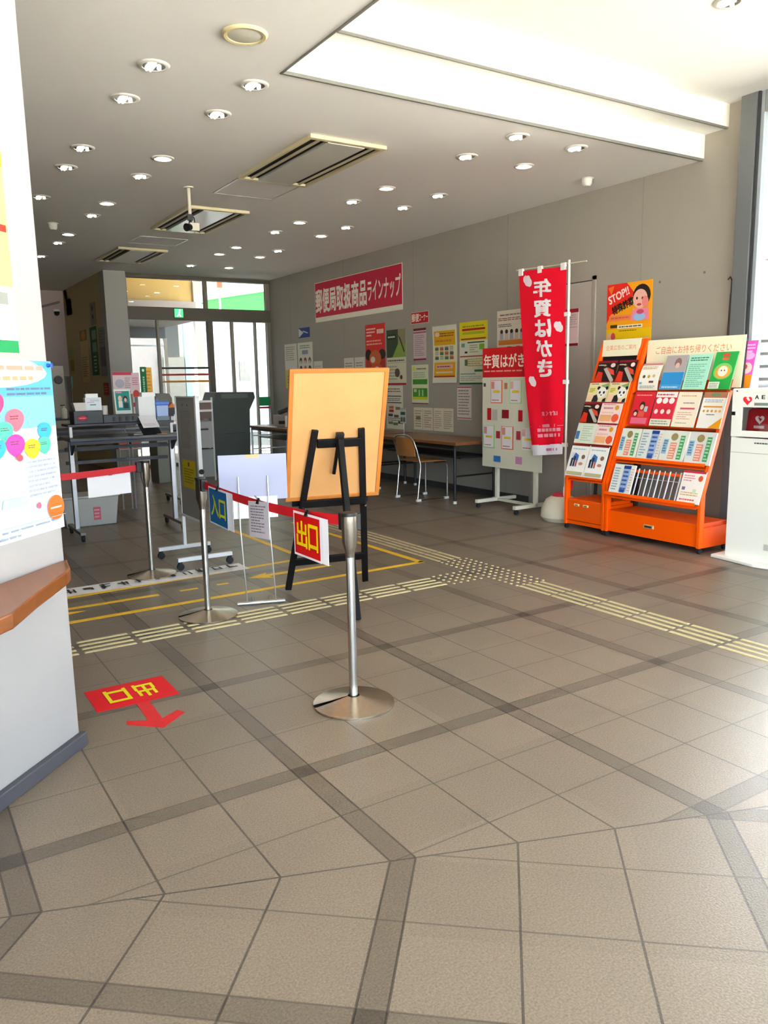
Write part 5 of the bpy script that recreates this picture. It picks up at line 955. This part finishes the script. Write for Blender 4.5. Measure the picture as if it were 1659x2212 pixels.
# ------------------------------------------------------------------ white defibrillator cabinet
ac = thing('defibrillator_cabinet', 'white standing defibrillator cabinet with a red bag behind its window at the right edge', 'cabinet', (5.54, 3.40, 0))
AWH = M('#efeee6', .35)
MB().prism([(5.33, 3.69, .002), (5.262, 3.30, .002), (5.29, 3.16, .002), (5.72, 3.12, .002), (5.72, 3.70, .002)], (0, 0, .022)).build('base_plate', AWH, ac, bevel=.003)
body = MB(); body.box(5.36, 3.22, .024, 5.70, 3.59, .93); body.box(5.36, 3.55, .93, 5.70, 3.59, 1.29); body.box(5.36, 3.22, .93, 5.70, 3.26, 1.29); body.box(5.36, 3.26, 1.25, 5.70, 3.55, 1.29); body.box(5.56, 3.26, .93, 5.70, 3.55, 1.25)
body.build('housing', AWH, ac, bevel=.003)
dr_ = MB(); dr_.box(5.345, 3.50, .94, 5.362, 3.585, 1.285); dr_.box(5.345, 3.225, .94, 5.362, 3.255, 1.285); dr_.box(5.345, 3.255, 1.155, 5.362, 3.50, 1.285); dr_.box(5.345, 3.255, .94, 5.362, 3.50, .985)
dv = dr_.build('door', AWH, ac, bevel=.002)
MB().box(5.352, 3.255, .985, 5.355, 3.50, 1.155).build('pane', GLASS, dv); MB().box(5.338, 3.555, 1.095, 5.346, 3.58, 1.122).build('latch', M('#141414', .4), dv); MB().cyl((5.346, 3.548, 1.272), (5.340, 3.548, 1.272), .005).build('lock', M('#3a3a3a', .4), dv)
MB().box(5.357, 3.59 - .002, .82, 5.3595, 3.22, .824).build('seam', M('#b8b4a6', .6), ac)
lab = sheet('front_print', None, None, (5.3447, 3.50, 1.16), RW, .24, .09, [T(.40, .62, .52, .92, 'A', '#2a2e30', .03), T(.62, .62, .72, .92, 'E', '#2a2e30', .03), T(.82, .62, .93, .92, 'D', '#2a2e30', .03), R(.39, .10, .98, .32, '#7f8f86')], '#efeee6', .0008, parent=dv)
def heart(cx, cz, s, N=30):
    return [(cx - s * .062 * 16 * math.sin(2 * math.pi * k / N) ** 3, cz + s * .062 * (13 * math.cos(2 * math.pi * k / N) - 5 * math.cos(4 * math.pi * k / N) - 2 * math.cos(6 * math.pi * k / N) - math.cos(8 * math.pi * k / N))) for k in range(N)]
MB().prism([(5.3436, y, z) for y, z in heart(3.462, 1.205, .036)], (-.001, 0, 0)).build('heart_emblem', M('#e0283a', .45), dv)
MB().prism([(5.3424, y, z) for y, z in [(3.474, 1.222), (3.455, 1.228), (3.440, 1.205), (3.452, 1.20)]], (-.0006, 0, 0)).build('heart_bolt', M('#f2e2dc', .45), dv)
sheet('lower_print', None, None, (5.3593, 3.40, .885), RW, .12, .022, [L(0, 0, 1, 1, 1, '#4a4e52')], '#efeee6', .0006, parent=ac)
MB().box(5.352, 3.235, .12, 5.361, 3.275, .165).build('foot_grille', M('#b9b9b4', .5), ac)
bg = thing('defibrillator_bag', 'red defibrillator bag with a white heart inside the white cabinet', 'bag', (5.48, 3.38, .97))
MB().prism([(5.42, 3.515, .972), (5.42, 3.265, .972), (5.42, 3.275, 1.14), (5.42, 3.47, 1.145), (5.42, 3.50, 1.13)], (.10, 0, 0)).build('bag_body', M('#b0091c', .5), bg, bevel=.006)
MB().prism([(5.4185, y, z) for y, z in heart(3.405, 1.065, .036)], (-.001, 0, 0)).build('heart_emblem', M('#f0dfe0', .5), bg); MB().prism([(5.4165, y, z) for y, z in [(3.42, 1.085), (3.40, 1.075), (3.385, 1.07), (3.40, 1.05)]], (-.0008, 0, 0)).build('heart_bolt', M('#a00c1c', .5), bg)
MB().box(5.4175, 3.37, 1.0, 5.42, 3.45, 1.02).build('label_strip', M('#e6d2d2', .5), bg)

# ------------------------------------------------------------------ on the diagonal wall
lg_ = MB(); prof = [dg(.015, .001, .70), dg(-.012, .02, .70), dg(-.11, .098, .70), dg(-.17, .125, .70), dg(-.46, .21, .70), dg(-.66, .278, .70), dg(-2.2, .278, .70), dg(-2.2, .001, .70)]
lg_.prism(prof, (0, 0, .05)); tag(lg_.build('wooden_ledge', M('#83481b', .34, noise=.18, scale=5, wood=True), bevel=.006), 'brown wooden ledge running along the white diagonal wall at the left', 'ledge')
BAL = [(.05, .74, .062, '#3cc08a'), (.42, .775, .085, '#e23a74'), (.60, .68, .075, '#ee6478'), (.04, .64, .085, '#f0b418'), (.50, .62, .065, '#4cc49a'), (.87, .60, .062, '#2f9fe0'), (.58, .54, .075, '#dc3a9a'), (.42, .53, .062, '#2f9fe0'), (.85, .52, .06, '#4cc49a'), (.73, .51, .068, '#f2c41c')]
its = [R(0, .62, 1, 1, '#74b2e0'), R(0, .80, 1, 1, '#4f9fe0'), E(.45, .93, .5, .08, '#dcdce2'), E(.75, .96, .12, .04, '#dcdce2'), L(.18, .93, .95, .985, 1, '#f0907c'), L(.16, .875, .9, .925, 1, '#f0946a'), L(.55, .80, 1.0 - .02, .855, 2, '#5a6e86')]
its = [it for it in its]
for a, b, r, c in BAL: its += [PG([(a + r * 1.15 * math.cos(2 * math.pi * k / 24) * (1 if math.sin(2 * math.pi * k / 24) > 0 else .98 - .35 * abs(math.sin(2 * math.pi * k / 24)) ** 2), b + r * (.72 if math.sin(2 * math.pi * k / 24) > 0 else .98) * math.sin(2 * math.pi * k / 24)) for k in range(24)], c), L(a - r * .6, b - r * .1, a + r * .6, b + r * .25, 2, '#5a3a4a')]
its += [R(.0, .40, .28, .47, '#f0c2dc'), L(.02, .08, .28, .46, 14, '#a8b8cc'), L(.40, .30, .62, .46, 6, '#b8bcc8'), PG([(.42, .24), (.62, .24), (.66, .19), (.40, .19)], '#a8dcec'), E(.60, .46, .03, .02, '#d04a5a'), L(.66, .22, .98, .44, 8, '#9aa2b4'), E(.91, .135, .085, .075, '#f0641c'), L(.85, .125, .97, .145, 1, '#f6e2d2'), E(.74, .17, .02, .02, '#c8607a'), L(.0, .05, .95, .07, 1, '#8a98a8'), R(0, .082, 1, .085, '#7fb0c4'), L(.05, .015, .6, .04, 1, '#8a98a8')]
bp2 = sheet('wall_poster', 'poster with coloured balloons under a blue sky taped on the white diagonal wall', 'poster', tuple(dg(-.55, .001, .875)), DW, .565, .615, its, '#d2d6dc', .0015)
pin = MB().lathe([(0, 0), (.008, .002), (.005, .012), (.009, .018), (0, .02)], dg(-.005, .003, 1.475), 14, ax=tuple(Nv)); pin.build('push_pin', M('#1d4fae', .35), bp2)
its = [R(0, .33, 1, 1, '#e6c677'), R(.0, .92, 1, 1, '#f2d81a'), R(.84, .60, .985, .635, '#e02a1c'), L(.3, .36, .96, .40, 1, '#c9a868'), R(0, .065, 1, .33, '#f4f3ee'), R(.5, .24, .94, .30, '#8a8d88'), L(.3, .16, .95, .23, 2, '#a8aaa4'), R(0, 0, 1, .062, '#0d8a4e'), L(.4, .018, .86, .048, 1, '#bfe6d0')]
sheet('wall_poster', 'pale yellow poster with a green foot high on the white diagonal wall', 'poster', tuple(dg(-.68, .001, 1.515)), DW, .525, .66, its, '#f4f2ea', .0015)
